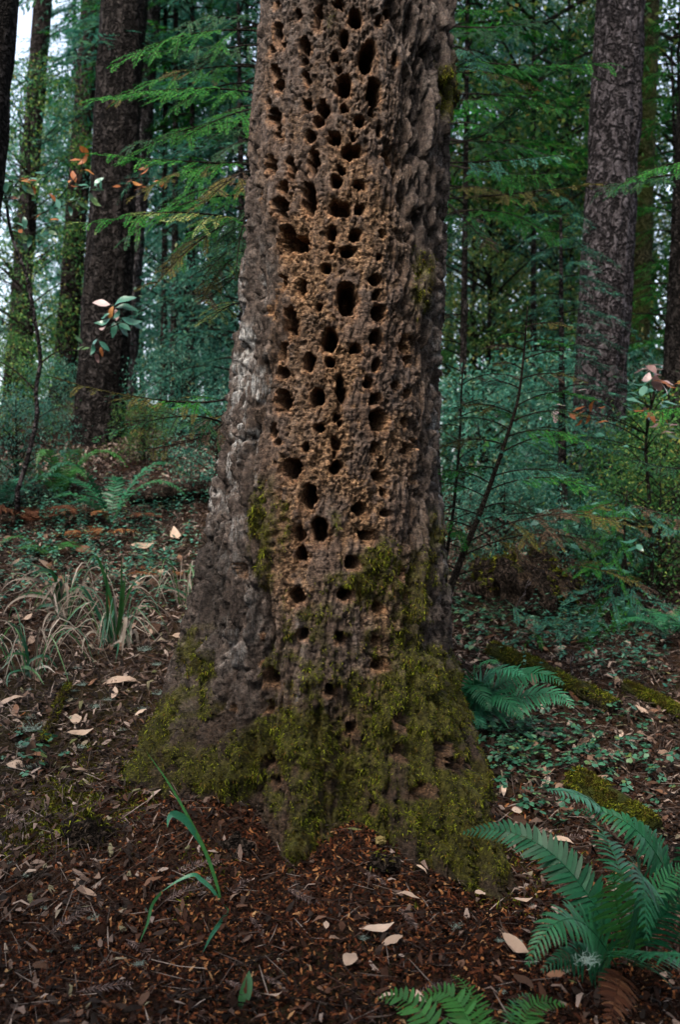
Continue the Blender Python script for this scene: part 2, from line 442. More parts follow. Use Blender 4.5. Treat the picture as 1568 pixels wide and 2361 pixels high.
disp += 0.005*(fbm(S*85, z2*90, 3, 97, .65)-.5)
# long dark seams seen in the photograph
seam = np.zeros_like(S)
for pts, w, dep in [([(660, 740), (632, 800), (612, 870), (596, 930), (580, 1010), (568, 1090), (556, 1180)], 11, .045),
                    ([(604, 840), (590, 960), (548, 1100), (520, 1230)], 7, .025), ([(470, 1250), (452, 1380), (430, 1480)], 12, .03),
                    ([(905, 0), (925, 60), (950, 110)], 12, .035), ([(890, 330), (905, 380), (925, 430), (935, 470)], 9, .03), ([(960, 260), (975, 380), (968, 500)], 6, .02),
                    ([(1003, 40), (1018, 200), (1015, 330)], 6, .02), ([(975, 700), (985, 820), (992, 960), (985, 1100)], 6, .02), ([(1012, 1080), (1008, 1250)], 6, .018),
                    ([(965, 1500), (955, 1420), (960, 1350)], 6, .018), ([(1020, 1440), (1040, 1560), (1050, 1620)], 7, .035), ([(735, 1640), (728, 1720), (748, 1840), (755, 1920)], 9, .05),
                    ([(505, 1010), (480, 1130), (462, 1250)], 6, .016), ([(690, 1000), (705, 1120), (688, 1230), (680, 1330)], 9, .018), ([(640, 560), (612, 640), (622, 720)], 7, .018),
                    ([(790, 860), (782, 960), (775, 1020)], 7, .016), ([(1010, 1650), (1040, 1760), (1060, 1850)], 8, .025)]:
    g = groove([(a+0, b_) for a, b_ in pts], w) * (0.5+fbm(S*20, z2*14, 2, 19))
    disp -= dep*g; seam = np.maximum(seam, g)
# pecked holes
wx = 13*(fbm(U/12, V/12, 3, 201)-.5); wy = 13*(fbm(U/12, V/12, 3, 301)-.5)
rim = np.zeros_like(S); hole = np.zeros_like(S); dig = np.zeros_like(S)
for k, (cx, cy, w, h) in enumerate(HOLES):
    near = front & (np.abs(U-cx) < w*2+14) & (np.abs(V-cy) < h*2+14)
    if not near.any(): continue
    uu, vv = U[near], V[near]
    tilt = 0.12*math.sin(k*2.7)
    ex = (uu-cx+wx[near])*math.cos(tilt)+(vv-cy+wy[near])*math.sin(tilt); ey = -(uu-cx+wx[near])*math.sin(tilt)+(vv-cy+wy[near])*math.cos(tilt)
    d = (np.abs(ex/(w*.5))**2.3+np.abs(ey/(h*.5))**2.3)**(1/2.3)
    rad_m = 0.5*min(w, h)*3.6/F
    dep = min(max(rad_m*7.0, .085), .20)*(1.0 if k % 6 else .5)
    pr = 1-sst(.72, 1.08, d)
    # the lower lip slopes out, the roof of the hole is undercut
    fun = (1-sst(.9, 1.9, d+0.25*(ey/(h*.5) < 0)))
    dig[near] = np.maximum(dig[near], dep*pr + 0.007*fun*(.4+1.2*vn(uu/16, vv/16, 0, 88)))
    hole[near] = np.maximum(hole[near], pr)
    rim[near] = np.maximum(rim[near], 1-sst(1.0, 1.55+.35*np.clip(ey/(h*.5), -1, 1), d))
disp = disp*(1-hole) - dig + hole*0.010*(fbm(S*60, z2*22, 3, 401)-.5)
# cavity between the root flanges
cav = groove([(722, 1900), (735, 1960), (722, 2010)], 20)*front
disp -= 0.06*cav

# where the moss grows
def blob(cx, cy, sx, sy, a): return a*np.exp(-((U-cx)/sx)**2-((V-cy)/sy)**2)
mz = (blob(615, 1200, 45, 75, .95)+blob(600, 1320, 30, 60, .6)+blob(655, 1390, 30, 70, .3)+blob(835, 1330, 80, 48, .85)+blob(885, 1280, 40, 40, .5)+blob(975, 640, 26, 75, .95)
      + blob(1034, 200, 16, 75, .9)+blob(985, 1320, 40, 90, .45)+blob(940, 1370, 35, 60, .7)+blob(775, 1190, 22, 40, .55)+blob(790, 1560, 120, 60, .45)+blob(720, 1440, 40, 60, .35)+blob(955, 1640, 110, 90, .95)+blob(770, 50, 26, 40, .25)
      + blob(640, 1500, 50, 60, .45)+blob(800, 1480, 90, 70, .35)+blob(965, 1530, 70, 60, .6)+blob(1045, 1600, 30, 90, .7)+blob(445, 1540, 26, 70, .75)+blob(1010, 1230, 26, 60, .35)
      + blob(520, 1790, 120, 90, .9)+blob(680, 1730, 90, 90, .6)+blob(640, 1680, 70, 60, .6)+blob(690, 1930, 45, 90, 1.0)+blob(330, 1680, 60, 50, .9)+blob(290, 1760, 60, 50, 1.0)
      + blob(900, 1800, 130, 130, .8)+blob(1080, 1850, 90, 150, .95)+blob(1120, 1990, 70, 80, 1.1)+blob(860, 1930, 80, 60, .7)+blob(800, 1850, 40, 80, .6)+blob(420, 1630, 60, 40, .6)+blob(520, 1610, 80, 70, .45)+blob(450, 1500, 40, 60, .4)+blob(600, 1560, 60, 50, .4))
bare = blob(560, 1640, 50, 50, .5)+blob(545, 1450, 60, 120, .6)+blob(470, 1690, 40, 35, .5)+blob(930, 1770, 24, 40, .5)+blob(500, 1590, 60, 60, .5)+blob(975, 1830, 40, 22, .5)+blob(545, 1950, 30, 60, 1)
mz = np.clip(mz-bare, 0, 1.2)
mn = fbm(S*15, z2*9, 4, 501)
mh = fbm(S*48, z2*30, 3, 507)
moss = np.where(front, sst(.36, .80, mn*.75+mz*.50+.62*(mh-.5)-.02)*sst(.04, .30, mz), 0)*(1-sst(.0, .45, np.maximum(rim, hole)))
disp += moss*(0.006+0.060*np.maximum(fbm(S*22, z2*18, 3, 511)-.42, 0))

PT = xyz(np.maximum(r2+disp, .02))
du = np.gradient(PT, axis=1); dv = np.gradient(PT, axis=0)
NT = unit(np.cross(du, dv))
i = np.arange(nz-1)[:, None]; j = np.arange(nth)[None]; j2 = (j+1) % nth
tf = np.stack([i*nth+j, i*nth+j2, (i+1)*nth+j2, (i+1)*nth+j], -1).reshape(-1, 4)

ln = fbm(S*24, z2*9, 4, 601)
lich_rim_light = np.where(front, np.maximum((1-sst(0, 60, U-np.interp(V, OUT[:, 0], OUT[:, 1])-10-45*sst(650, 950, V)))*sst(480, 700, V)*(1-sst(1120, 1330, V)),
                (1-sst(0, 26, np.interp(V, OUT[:, 0], OUT[:, 2])-U))*sst(420, 800, V)*(1-sst(1180, 1400, V))*.8), 0)  # edge lichen, its pale band also carrying the sky's rim light
lich_rim_light = np.maximum(lich_rim_light, .75*blob(520, 1420, 45, 170, 1)); lich_rim_light = np.maximum(lich_rim_light, .55*blob(690, 1560, 14, 120, 1))
lich_rim_light = np.where(front, lich_rim_light, 0)*sst(.47, .62, ln)*(.35+.65*sst(.4, .6, fbm(S*70, z2*26, 3, 611)))
dark_patch = np.clip(blob(470, 1330, 40, 130, 1), 0, 1)*front  # darker patch on the left flank
earth = np.where(front, sst(1480, 1760, V+120*(fbm(S*9, z2*9, 3, 641)-.5)), 1)
warm = np.where(front, np.clip(eroded*.85+rim, 0, 1)*(.15+.85*sst(40, 620, V+60*ln))*(.55+.45*sst(.35, .6, fbm(S*9, z2*5, 3, 671))), 0)  # brown eroded face, greyed up the bole to put the top's shade into colour

m_trunk, nt, b, out = new_mat('pecked_bark')
co = objco(nt)
nA = noise(nt, mapping(nt, co, (1, 1, .45)), 26, 6, .68, .5)
nB = noise(nt, mapping(nt, co, (1, 1, 2.6)), 75, 5, .7, .3)
nC = noise(nt, co, 7, 4, .6)
nD = noise(nt, mapping(nt, co, (1, 1, .16)), 90, 4, .7)
nF = noise(nt, mapping(nt, co, (1, 1, .8)), 58, 5, .75, .6)
nE = noise(nt, co, 320, 3, .7)
grey = ramp(nt, nA, [(0.30, (.012, .010, .009)), (0.48, (.055, .044, .040)), (0.66, (.105, .090, .084)), (.8, (.17, .155, .15))])
brown = ramp(nt, nB, [(0.28, (.026, .014, .008)), (0.45, (.105, .060, .034)), (0.58, (.235, .150, .088)), (.74, (.42, .30, .195))])
plate_c = ramp(nt, nB, [(0.3, (.034, .023, .019)), (0.55, (.085, .061, .051)), (.75, (.15, .115, .10))])
brown = mixc(nt, mathn(nt, 'MULTIPLY', attr(nt, 'plate'), .85), brown, plate_c)
raw = ramp(nt, nB, [(0.3, (.075, .032, .016)), (0.5, (.19, .100, .052)), (.7, (.36, .24, .14))])
c = mixc(nt, attr(nt, 'warm'), grey, brown)
c = mixc(nt, mathn(nt, 'MULTIPLY', attr(nt, 'rim'), ramp(nt, nA, [(.38, (.0, .0, .0)), (.62, (.9, .9, .9))]), True), c, raw)
c = mixc(nt, attr(nt, 'hole'), c, ramp(nt, nD, [(.3, (.018, .009, .005)), (.7, (.075, .036, .018))]))  # brown wood inside the holes, coloured darker to carry the shade within
c = mixc(nt, mathn(nt, 'MULTIPLY', attr(nt, 'lichen'), ramp(nt, nD, [(.40, (0, 0, 0)), (.56, (1, 1, 1))]), True), c, (.27, .285, .30))  # lichen grey, with bluish rim light mixed into the colour
c = mixc(nt, mathn(nt, 'MULTIPLY', attr(nt, 'dark_patch'), .85), c, (.022, .019, .018))
c = mixc(nt, mathn(nt, 'MULTIPLY', attr(nt, 'earth'), .8), c, ramp(nt, nB, [(.3, (.007, .0045, .003)), (.55, (.022, .014, .009)), (.75, (.065, .040, .025))]))
c = mixc(nt, mathn(nt, 'MULTIPLY', attr(nt, 'moss'), .9), c, ramp(nt, nA, [(.35, (.010, .011, .002)), (.65, (.045, .046, .008))]))
c = mixc(nt, .8, c, ramp(nt, nF, [(.38, (.12, .11, .10)), (.49, (.85, .83, .8)), (.64, (1.9, 1.75, 1.6))]), 'MULTIPLY')
c = mixc(nt, .5, c, ramp(nt, nE, [(.3, (.4, .4, .4)), (.65, (1.2, 1.2, 1.2))]), 'MULTIPLY')
nt.links.new(c, b.inputs['Base Color'])
nt.links.new(ramp(nt, nA, [(.3, (.9, .9, .9)), (.75, (.5, .5, .5))]), b.inputs['Roughness'])
b.inputs['Specular IOR Level'].default_value = .10
hh = mathn(nt, 'ADD', mathn(nt, 'MULTIPLY', nB, .8), mathn(nt, 'ADD', nA, mathn(nt, 'MULTIPLY', nE, .35)))
bump(nt, b, hh, 1.0, 0.012)

tx0 = float(xc2[0, 0])
big_tree = thing('pecked_tree', (0, T_Y, 0.15), 'huge brown trunk riddled with pecked holes, its mossy roots flaring over the litter', 'tree')
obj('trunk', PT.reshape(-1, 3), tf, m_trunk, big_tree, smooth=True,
    attrs=dict(rim=rim*(1-hole), hole=hole, moss=moss, lichen=lich_rim_light, dark_patch=dark_patch, warm=warm, earth=earth, plate=plate))

# moss: tufts of small hanging fronds on the trunk and its roots
def blades(c, d, n, L, W, droop, rg):
    """curved blades: base c, direction d, flat normal n, lengths, widths; 5 vertices each"""
    m = len(c); side = unit(np.cross(d, n))
    g = np.zeros((m, 3)); g[:, 2] = -1
    mid = c + d*(L*.5)[:, None] + g*(droop*L*.18)[:, None]
    tip = c + unit(d*1.0 + g*droop[:, None])*L[:, None]
    hw = (W*.5)[:, None]
    v = np.stack([c-side*hw*.6, c+side*hw*.6, mid+side*hw, mid-side*hw, tip], 1)
    k = np.arange(m)[:, None]*5
    return v.reshape(-1, 3), [k+np.array([[0, 1, 2, 3]]), k+np.array([[3, 2, 4]])]
area = np.linalg.norm(np.cross(du, dv), axis=-1)
w = np.where(front & (V > -20) & (V < 2080) & (np.abs(th2) < R(95)), np.clip(moss-.12, 0, 1)*area, 0).ravel(); w /= w.sum()
pick = rng.choice(len(w), 140000, p=w)
c = PT.reshape(-1, 3)[pick] + rng.normal(0, .003, (len(pick), 3)); n_ = NT.reshape(-1, 3)[pick]
d = unit(n_*.8 + rng.normal(0, .55, c.shape) + np.array([0, 0, -.35]))
tuft = fbm(c[:, 0]*32, c[:, 2]*32, 2, 3, z=c[:, 1]*32)
L = (.006+.036*np.clip(tuft-.25, 0, 1)**1.4)*rng.uniform(.5, 1.4, len(c))
v, f = blades(c-n_*.003, d, n_+rng.normal(0, .5, c.shape), L, rng.uniform(.0011, .0030, len(c)), rng.uniform(.3, 1.3, len(c)), rng)
m_moss = leaf_mat('moss', [(0, (.007, .010, .002)), (.38, (.034, .045, .004)), (.66, (.130, .152, .014)), (.88, (.26, .29, .03)), (.95, (.17, .12, .03)), (1, (.18, .09, .025))], .25, .9, .02, patch=(11, (.032, .022, .007)))
tag(obj('moss', v, f, m_moss, big_tree), kind='stuff')

# ------------------------------------------------------------------ leaf, needle and wood materials
m_fir = leaf_mat('fir_needles', [(0, (.008, .060, .014)), (.45, (.014, .115, .018)), (.8, (.030, .165, .022)), (1, (.075, .20, .025))], .4, .55, 0.075)
m_fir_dark = leaf_mat('dark_fir_needles', [(0, (.008, .030, .018)), (.6, (.012, .070, .028)), (1, (.040, .090, .020))], .3, .5, 0.075)
m_fir_blue = leaf_mat('blue_fir_needles', [(0, (.018, .085, .065)), (.6, (.036, .150, .110)), (1, (.080, .18, .08))], .3, .5, 0.100)
m_fir_dead = leaf_mat('brown_needles', [(0, (.014, .009, .005)), (.6, (.036, .022, .012)), (1, (.08, .05, .03))], .1, .6, 0.100)
m_fir_rust = leaf_mat('olive_needles', [(0, (.030, .035, .010)), (.6, (.060, .060, .014)), (1, (.12, .09, .02))], .3, .55, 0.075)
m_teal = leaf_mat('teal_leaves', [(0, (.012, .075, .055)), (.4, (.034, .160, .112)), (.8, (.090, .26, .19)), (.95, (.19, .35, .23)), (1, (.22, .17, .04))], .5, .36, 0.275)
m_green = leaf_mat('green_leaves', [(0, (.010, .040, .014)), (.45, (.034, .13, .034)), (.8, (.095, .21, .050)), (.93, (.22, .29, .06)), (1, (.24, .17, .04))], .45, .45, 0.125)
m_yel = leaf_mat('yellow_green_leaves', [(0, (.035, .10, .025)), (.5, (.11, .20, .05)), (.85, (.26, .32, .09)), (1, (.42, .34, .09))], .55, .38, 0.250)
m_twig = bark_mat('twig_bark', (.012, .010, .008), (.035, .028, .022), (.09, .08, .07), 20, .004)
m_bark_grey = bark_mat('grey_fir_bark', (.016, .014, .015), (.062, .055, .060), (.145, .134, .148), 2.4, .03)
m_bark_dark = bark_mat('dark_fir_bark', (.008, .007, .0065), (.029, .025, .024), (.075, .067, .065), 2.6, .03)
m_bark_red = bark_mat('redwood_bark', (.009, .007, .006), (.028, .022, .020), (.065, .055, .053), 2.0, .03)
m_bark_pale = bark_mat('pale_bark', (.04, .035, .038), (.11, .10, .108), (.21, .20, .21), 3.0, .02)
m_bark_moss = bark_mat('mossy_bark', (.014, .013, .008), (.045, .042, .022), (.09, .085, .05), 3, .02, moss=(.040, .050, .012))
m_log = bark_mat('rotten_wood', (.010, .008, .006), (.034, .025, .020), (.085, .066, .056), 5, .015)
m_log_moss = bark_mat('mossy_wood', (.010, .008, .006), (.034, .027, .018), (.08, .065, .045), 6, .012, moss=(.030, .036, .008))

# ------------------------------------------------------------------ trees of the wood behind
def leaves(c, d, n, L, W):
    """folded leaf blades: two quads' worth of outline in 2 triangles"""
    m = len(c); s = unit(np.cross(d, n)); n = np.cross(s, d)
    hw = (W*.5)[:, None]; L = L[:, None]
    v = np.stack([c, c+d*L*.45+s*hw-n*hw*.35, c+d*L-n*L*.12, c+d*L*.45-s*hw-n*hw*.35], 1)
    k = np.arange(m)[:, None]*4
    return v.reshape(-1, 3), [k+np.array([[0, 1, 2]]), k+np.array([[0, 2, 3]])]

def broad_crown(name, seed, rad, h, n_clump, n_leaf, L, mat, spread=.34, squash=.6):
    """a crown of drooping leaf clumps with gaps between, from z = 0 to h, and its limbs"""
    rg = np.random.default_rng(seed)
    z = rg.random(n_clump)**.9*h
    t = z/h
    prof = np.sin(np.pi*np.clip(.08+.86*t, 0, 1))**.6
    a = rg.uniform(0, 2*np.pi, n_clump); rr = rad*prof*np.sqrt(rg.uniform(.05, 1, n_clump))
    cc = np.stack([rr*np.cos(a), rr*np.sin(a), z], -1)
    size = spread*rg.uniform(.6, 1.5, n_clump)*rad/1.6
    idx = np.repeat(np.arange(n_clump), n_leaf)
    off = rg.normal(0, .5, (len(idx), 3))*size[idx][:, None]; off[:, 2] *= squash
    out = unit(np.stack([np.cos(a), np.sin(a), 0*a], -1))[idx]
    c = cc[idx] + off
    c[:, 2] -= .35*np.sum(off*out, -1).clip(0)
    d = unit(out*.7 + rg.normal(0, .7, c.shape) + [0, 0, -.35])
    n = unit(rg.normal(0, .45, c.shape) + [0, 0, 1.0])
    v, f = leaves(c, d, n, L*rg.uniform(.6, 1.35, len(c)), L*.46*rg.uniform(.7, 1.3, len(c)))
    crown = mesh_data(name, v, f, mat)
    mb = MB()
    for k in rg.permutation(n_clump)[:max(10, n_clump//3)]:
        s = np.array([0, 0, max(z[k]-.55*rr[k], -.4)])
        mb.add(*tube(bez(s, s*.5+cc[k]*.5+[0, 0, .12*rr[k]], cc[k], 6), np.linspace(.010, .003, 6)*(rad/1.6)**.5*(1+rr[k]), 4))
    return crown, mb.data('limbs', m_twig)

def fir_spray(mb, p, d, n, L, rg, step=.05, ln=.09):
    """one flat far spray: an axis with leaflets either side"""
    m = max(4, int(L/step)); t = np.linspace(.08, 1, m)
    s = np.cross(d, n)
    ax = p + d*(t*L)[:, None] + np.array([0, 0, -1])*(.22*L*t**2)[:, None]
    for sg in (1, -1):
        dd = unit(d*.75 + sg*s*.8 + rg.normal(0, .12, (m, 3)) + [0, 0, -.12])
        mb.append((ax, dd, np.tile(n, (m, 1))+rg.normal(0, .25, (m, 3)), ln*(1.1-.75*t)*rg.uniform(.7, 1.2, m)))
def fir_crown(name, seed, rad, h, n_br, mat, taper=.7, ln=.16, step=.075, droop=.35, wfac=.2, per=9):
    rg = np.random.default_rng(seed); acc = []; mb = MB()
    for k in range(n_br):
        z = h*(k+rg.random())/n_br; a = k*2.4+rg.uniform(-.4, .4)
        L = rad*(1-taper*z/h)*rg.uniform(.55, 1.15)
        o = np.array([math.cos(a), math.sin(a), 0]); sd = np.array([-o[1], o[0], 0])
        pts = bez(np.array([0, 0, z]), o*L*.5+[0, 0, z+.16*L], o*L+[0, 0, z-droop*L*rg.uniform(.6, 1.3)], 9)
        mb.add(*tube(pts, np.linspace(.012, .003, 9)*rad/1.6, 4))
        for q in range(per):
            t = .2+.8*(q+rg.random())/per
            i0 = min(int(t*8), 7); p = pts[i0]*(1-(t*8-i0))+pts[i0+1]*(t*8-i0)
            for sg in (1, -1):
                d = unit(o*.75+sg*sd*rg.uniform(.5, 1.0)+[0, 0, rg.uniform(-.45, .05)])
                n = unit(np.array([0, 0, 1.0])+rg.normal(0, .2, 3))
                fir_spray(acc, p, d, n, L*.42*(1.15-.7*t)*rg.uniform(.6, 1.2), rg, step, ln)
    c, d, n, l = (np.concatenate(x) for x in zip(*acc))
    v, f = leaves(c, unit(d), unit(n), l, l*wfac)
    return mesh_data(name, v, f, mat), mb.data('limbs', m_twig)

CR = dict(
    broad_a=broad_crown('crown', 11, 1.7, 7.0, 190, 60, .085, m_green), broad_b=broad_crown('crown', 12, 1.8, 6.5, 180, 60, .09, m_teal),
    broad_c=broad_crown('crown', 13, 1.8, 6.0, 180, 60, .08, m_yel), fir_a=fir_crown('crown', 21, 2.1, 8.0, 80, m_fir_blue, .6),
    fir_b=fir_crown('crown', 22, 1.8, 7.5, 74, m_fir, .6), fir_n=fir_crown('crown', 23, 1.5, 5.0, 70, m_fir, .5, .085, .03, .3, .17, 8), fir_m=fir_crown('crown', 24, 1.5, 5.0, 64, m_fir_blue, .5, .085, .03, .3, .17, 8), far_a=broad_crown('crown', 31, 3.2, 17, 190, 60, .17, m_teal, .24, .7),
    far_b=broad_crown('crown', 32, 3.4, 15, 180, 60, .18, m_green, .25, .7), far_y=broad_crown('crown', 34, 3.3, 15, 180, 60, .18, m_yel, .25, .7), far_c=fir_crown('crown', 33, 3.4, 20, 80, m_fir_blue, .75, .34, .17, .4, .3, 9),
    shrub_a=broad_crown('foliage', 41, 1.0, 1.5, 110, 45, .055, m_teal, .42, .8), shrub_b=broad_crown('foliage', 42, 1.1, 1.8, 110, 45, .06, m_green, .42, .8),
    big_top=fir_crown('crown', 51, 4.0, 14, 90, m_fir_dark, .7, .5, .24, .3, .35, 8))

def bark_trunk(pb, pt, rb, rt, mat, parent, seed, k=56, n=150, furrow=.08, flare=.25):
    """a tapered, furrowed trunk from below the ground at pb to pt"""
    t = np.linspace(0, 1, n)**1.25; th = np.arange(k)*2*np.pi/k
    T, A = np.meshgrid(t, th, indexing='ij')
    ln = np.linalg.norm(pt-pb); z = T*ln
    rad = (rb*(1-T)+rt*T)*(1+flare*np.exp(-z/.55))
    arc = A*rb
    sx, sy = np.cos(A)*rb*14+seed*3.1, np.sin(A)*rb*14
    f1 = 1-np.abs(2*fbm(sx, z*2.6, 3, seed, z=sy)-1)*2.4
    rad = rad*(1+furrow*(fbm(sx*1.5, z*1.8, 3, seed+5, z=sy*1.5)-.5)*2-furrow*1.3*sst(.4, .95, f1)) + rb*.05*np.sin(3*A+seed)*np.exp(-z/1.2)
    ax = pb + (pt-pb)*T[..., None]
    v = ax + rad[..., None]*np.stack([np.cos(A), np.sin(A), 0*A], -1)
    i = np.arange(n-1)[:, None]; j = np.arange(k)[None]; j2 = (j+1) % k
    q = np.stack([i*k+j, i*k+j2, (i+1)*k+j2, (i+1)*k+j], -1).reshape(-1, 4)
    return obj('trunk', v.reshape(-1, 3), q, mat, parent, smooth=True)

def big_tree_at(name, label, pts, wpx, Y, mat, seed, crown, cz, cs, height=33, group=None, furrow=.08, flare=.25):
    """pts: two photograph points on the trunk's axis; wpx its width at the lower one"""
    (u0, v0), (u1, v1) = pts
    a, b_ = P(u1, v1, Y), P(u0, v0, Y)                               # a low, b high
    d = (b_-a)/(b_-a)[2]
    g = a.copy()
    for _ in range(6): g = a + d*(float(ground_h(g[0], g[1]))-a[2])
    base = g - d*.35; top = g + d*height
    t = thing(name, g, label, 'tree', group)
    rw = wpx*.5/F*Y
    bark_trunk(base, top, rw*1.03, rw*.45, mat, t, seed, furrow=furrow, flare=flare)
    cr, lb = CR[crown]
    c = g + d*cz - g
    put('crown', cr, t, tuple(c), (0, 0, seed*1.3), cs); put('limbs', lb, t, tuple(c), (0, 0, seed*1.3), cs)
    return t

big_tree_at('fir_tree', 'very dark trunk running up the left edge of the picture', [(-14, 0), (-85, 800)], 116, 6.5, m_bark_dark, 1, 'big_top', 23, .8)
big_tree_at('fir_tree', 'dark slanting trunk before the big sky gap, second from the left edge', [(98, 0), (30, 900)], 46, 13, m_bark_dark, 2, 'far_c', 11, .8)
big_tree_at('redwood_tree', 'dark slim redwood trunk close beside the left of the thick grey-brown trunk', [(211, 0), (143, 930)], 50, 11.5, m_bark_red, 3, 'far_c', 10, .8)
big_tree_at('fir_tree', 'thick grey-brown fir trunk standing left of the pecked tree', [(286, 0), (232, 960)], 112, 9, m_bark_dark, 4, 'big_top', 23, .75, flare=.1)
big_tree_at('fir_tree', 'pale grey trunk half hidden behind the thick grey-brown trunk', [(340, 0), (272, 960)], 66, 10.6, m_bark_pale, 5, 'far_c', 10, .8)
big_tree_at('fir_tree', 'thick purplish grey furrowed trunk right of the pecked tree', [(1434, 0), (1376, 1080)], 122, 8, m_bark_grey, 6, 'big_top', 23, .8, furrow=.09, flare=.12)
big_tree_at('fir_tree', 'dark mossy trunk close behind the purplish trunk on the right', [(1499, 0), (1472, 900)], 48, 10.5, m_bark_moss, 7, 'far_c', 11, .7)
big_tree_at('fir_tree', 'black trunk in the shade at the right edge, low in the picture', [(1600, 600), (1568, 1200)], 110, 8.6, m_bark_dark, 8, 'far_c', 9, .8)
for k, (u0, v0, u1, v1, w, Y, m, lab) in enumerate([
        (497, 300, 480, 850, 16, 22, m_bark_red, 'thin distant trunk left of the pecked tree, seen through teal leaves'),
        (532, 300, 520, 880, 14, 20, m_bark_dark, 'thin dark distant trunk nearest the left side of the pecked tree'),
        (440, 300, 425, 950, 18, 26, m_bark_red, 'thin distant trunk midway between the thick trunk and the pecked tree'),
        (1098, 100, 1090, 700, 16, 26, m_bark_pale, 'pale thin distant trunk nearest the right side of the pecked tree'),
        (1156, 300, 1143, 660, 20, 25, m_bark_pale, 'pale distant trunk in the bright gap right of the pecked tree'),
        (1176, 400, 1170, 680, 12, 28, m_bark_pale, 'thinnest pale distant trunk in the bright gap'),
        (1270, 100, 1262, 900, 16, 24, m_bark_dark, 'slim dark distant trunk left of the purplish trunk')]):
    big_tree_at('distant_tree', lab, [(u0, v0), (u1, v1)], w, Y, m, 20+k, 'far_c' if k % 2 else 'far_a', 9.5, .45)

def leafy_tree(name, label, x, y, crown, s, seed, z0=.3, group=None, trunk_r=.05, mat=None, sz=None):
    g = gp(x, y); t = thing(name, g, label, 'tree' if 'tree' in name else 'shrub', group)
    rg = np.random.default_rng(seed)
    H = {'far_a': 17, 'far_b': 15, 'far_c': 20, 'far_y': 15, 'broad_a': 7, 'broad_b': 6.5, 'broad_c': 6, 'fir_a': 8, 'fir_b': 7.5, 'fir_n': 5.0, 'fir_m': 5.0, 'shrub_a': 1.5, 'shrub_b': 1.8}[crown]*s
    lean = rg.normal(0, .03, 2)
    pts = poly([g-[0, 0, .2], g+[lean[0]*H*.3, lean[1]*H*.3, H*.4], g+[lean[0]*H*.6, lean[1]*H*.6, z0+H*.92]], 10)
    v, f = tube(pts, np.linspace(trunk_r, trunk_r*.2, 10), 8)
    nm = 'trunk' if 'tree' in name else 'stem'
    obj(nm, v, f, mat or m_bark_dark, t, smooth=True)
    cr, lb = CR[crown]; a = rg.uniform(0, 6.28)
    put('crown' if 'tree' in name else 'foliage', cr, t, (lean[0]*H*.4, lean[1]*H*.4, z0), (0, 0, a), (s, s, sz or s))
    put('limbs', lb, t, (lean[0]*H*.4, lean[1]*H*.4, z0), (0, 0, a), (s, s, sz or s))
    return t

# the pecked tree's own crown, high above the picture
for z_, s_, a_ in ((17, .9, 0.0), (21, .9, 2.0)):
    cr, lb = CR['big_top']; put('crown', cr, big_tree, (0, 0, z_), (0, 0, a_), s_); put('limbs', lb, big_tree, (0, 0, z_), (0, 0, a_), s_)
# unseen trees added round the viewpoint to shade the foreground and upper bole
for k, (x, y, kd, s, z0, lab) in enumerate([(-3.4, -1.9, 'broad_a', .62, 3.6, 'added shade tree behind the viewer, far left'), (-1.5, -2.2, 'broad_a', .62, 3.7, 'added shade tree behind the viewpoint, its crown just overhead'), (.6, -2.0, 'broad_a', .62, 3.6, 'added shade tree straight behind the viewpoint'),
        (2.6, -1.4, 'broad_a', .66, 3.0, 'added shade tree behind the viewer, right'), (3.6, 1.2, 'broad_a', .7, 1.2, 'added shade tree beside the viewpoint, right'), (-4.2, 1.2, 'broad_a', .7, 2.2, 'added shade tree beside the viewpoint, left'),
        (4.9, 3.2, 'far_b', .5, 4.2, 'taller added shade tree right of the picture'), (-5.6, 3.6, 'far_a', .5, 5.2, 'taller added shade tree left of the picture'), (3.2, -3.0, 'far_a', .6, 9.5, 'tall added shade tree behind the viewpoint, right'),
        (.9, -1.0, 'broad_a', .52, 2.9, 'small added shade tree close behind the viewpoint, right'), (-1.0, -1.1, 'broad_a', .52, 2.9, 'small added shade tree close behind the viewpoint, left'), (2.5, .9, 'broad_a', .5, 1.5, 'small added shade tree beside the foreground, right'), (-2.5, .8, 'broad_a', .5, 1.7, 'small added shade tree beside the foreground, left'),
        (-1.3, .25, 'broad_a', .5, 2.7, 'small added shade tree left of the viewpoint'), (1.4, .2, 'broad_a', .5, 2.7, 'small added shade tree right of the viewpoint'), (.1, -.9, 'broad_a', .5, 2.8, 'small added shade tree arching over the viewpoint'),
        (-2.9, 2.5, 'broad_a', .6, 1.5, 'added shade tree just left of the picture'), (2.95, 2.4, 'broad_a', .6, 1.3, 'added shade tree just right of the picture'),
        (-9, -1, 'far_a', .62, 1.0, 'added shade tree of the outer ring, left'), (-8, -6, 'far_b', .62, 1.0, 'added shade tree of the outer ring, behind and left'), (-3.5, -9, 'far_a', .6, 1.0, 'added shade tree of the outer ring, behind'), (1.5, -9.5, 'far_b', .6, 1.0, 'second added shade tree of the outer ring, behind'),
        (6, -8, 'far_a', .62, 1.0, 'added shade tree of the outer ring, behind and right'), (9, -3, 'far_b', .65, 1.0, 'added shade tree of the outer ring, right'), (9.5, 3, 'far_a', .65, 1.0, 'second added shade tree of the outer ring, right'), (-9.5, 4.5, 'far_b', .62, 1.0, 'second added shade tree of the outer ring, left'), (-6.2, -3.2, 'far_b', .5, .8, 'bushy added shade tree of the outer ring, left'), (5.2, -4.2, 'far_a', .5, .8, 'bushy added shade tree of the outer ring, right')]):
    leafy_tree('added_shade_tree', lab, x, y, kd, s, 1500+k, z0, 'added shade trees and shrubs around the viewpoint', .09)

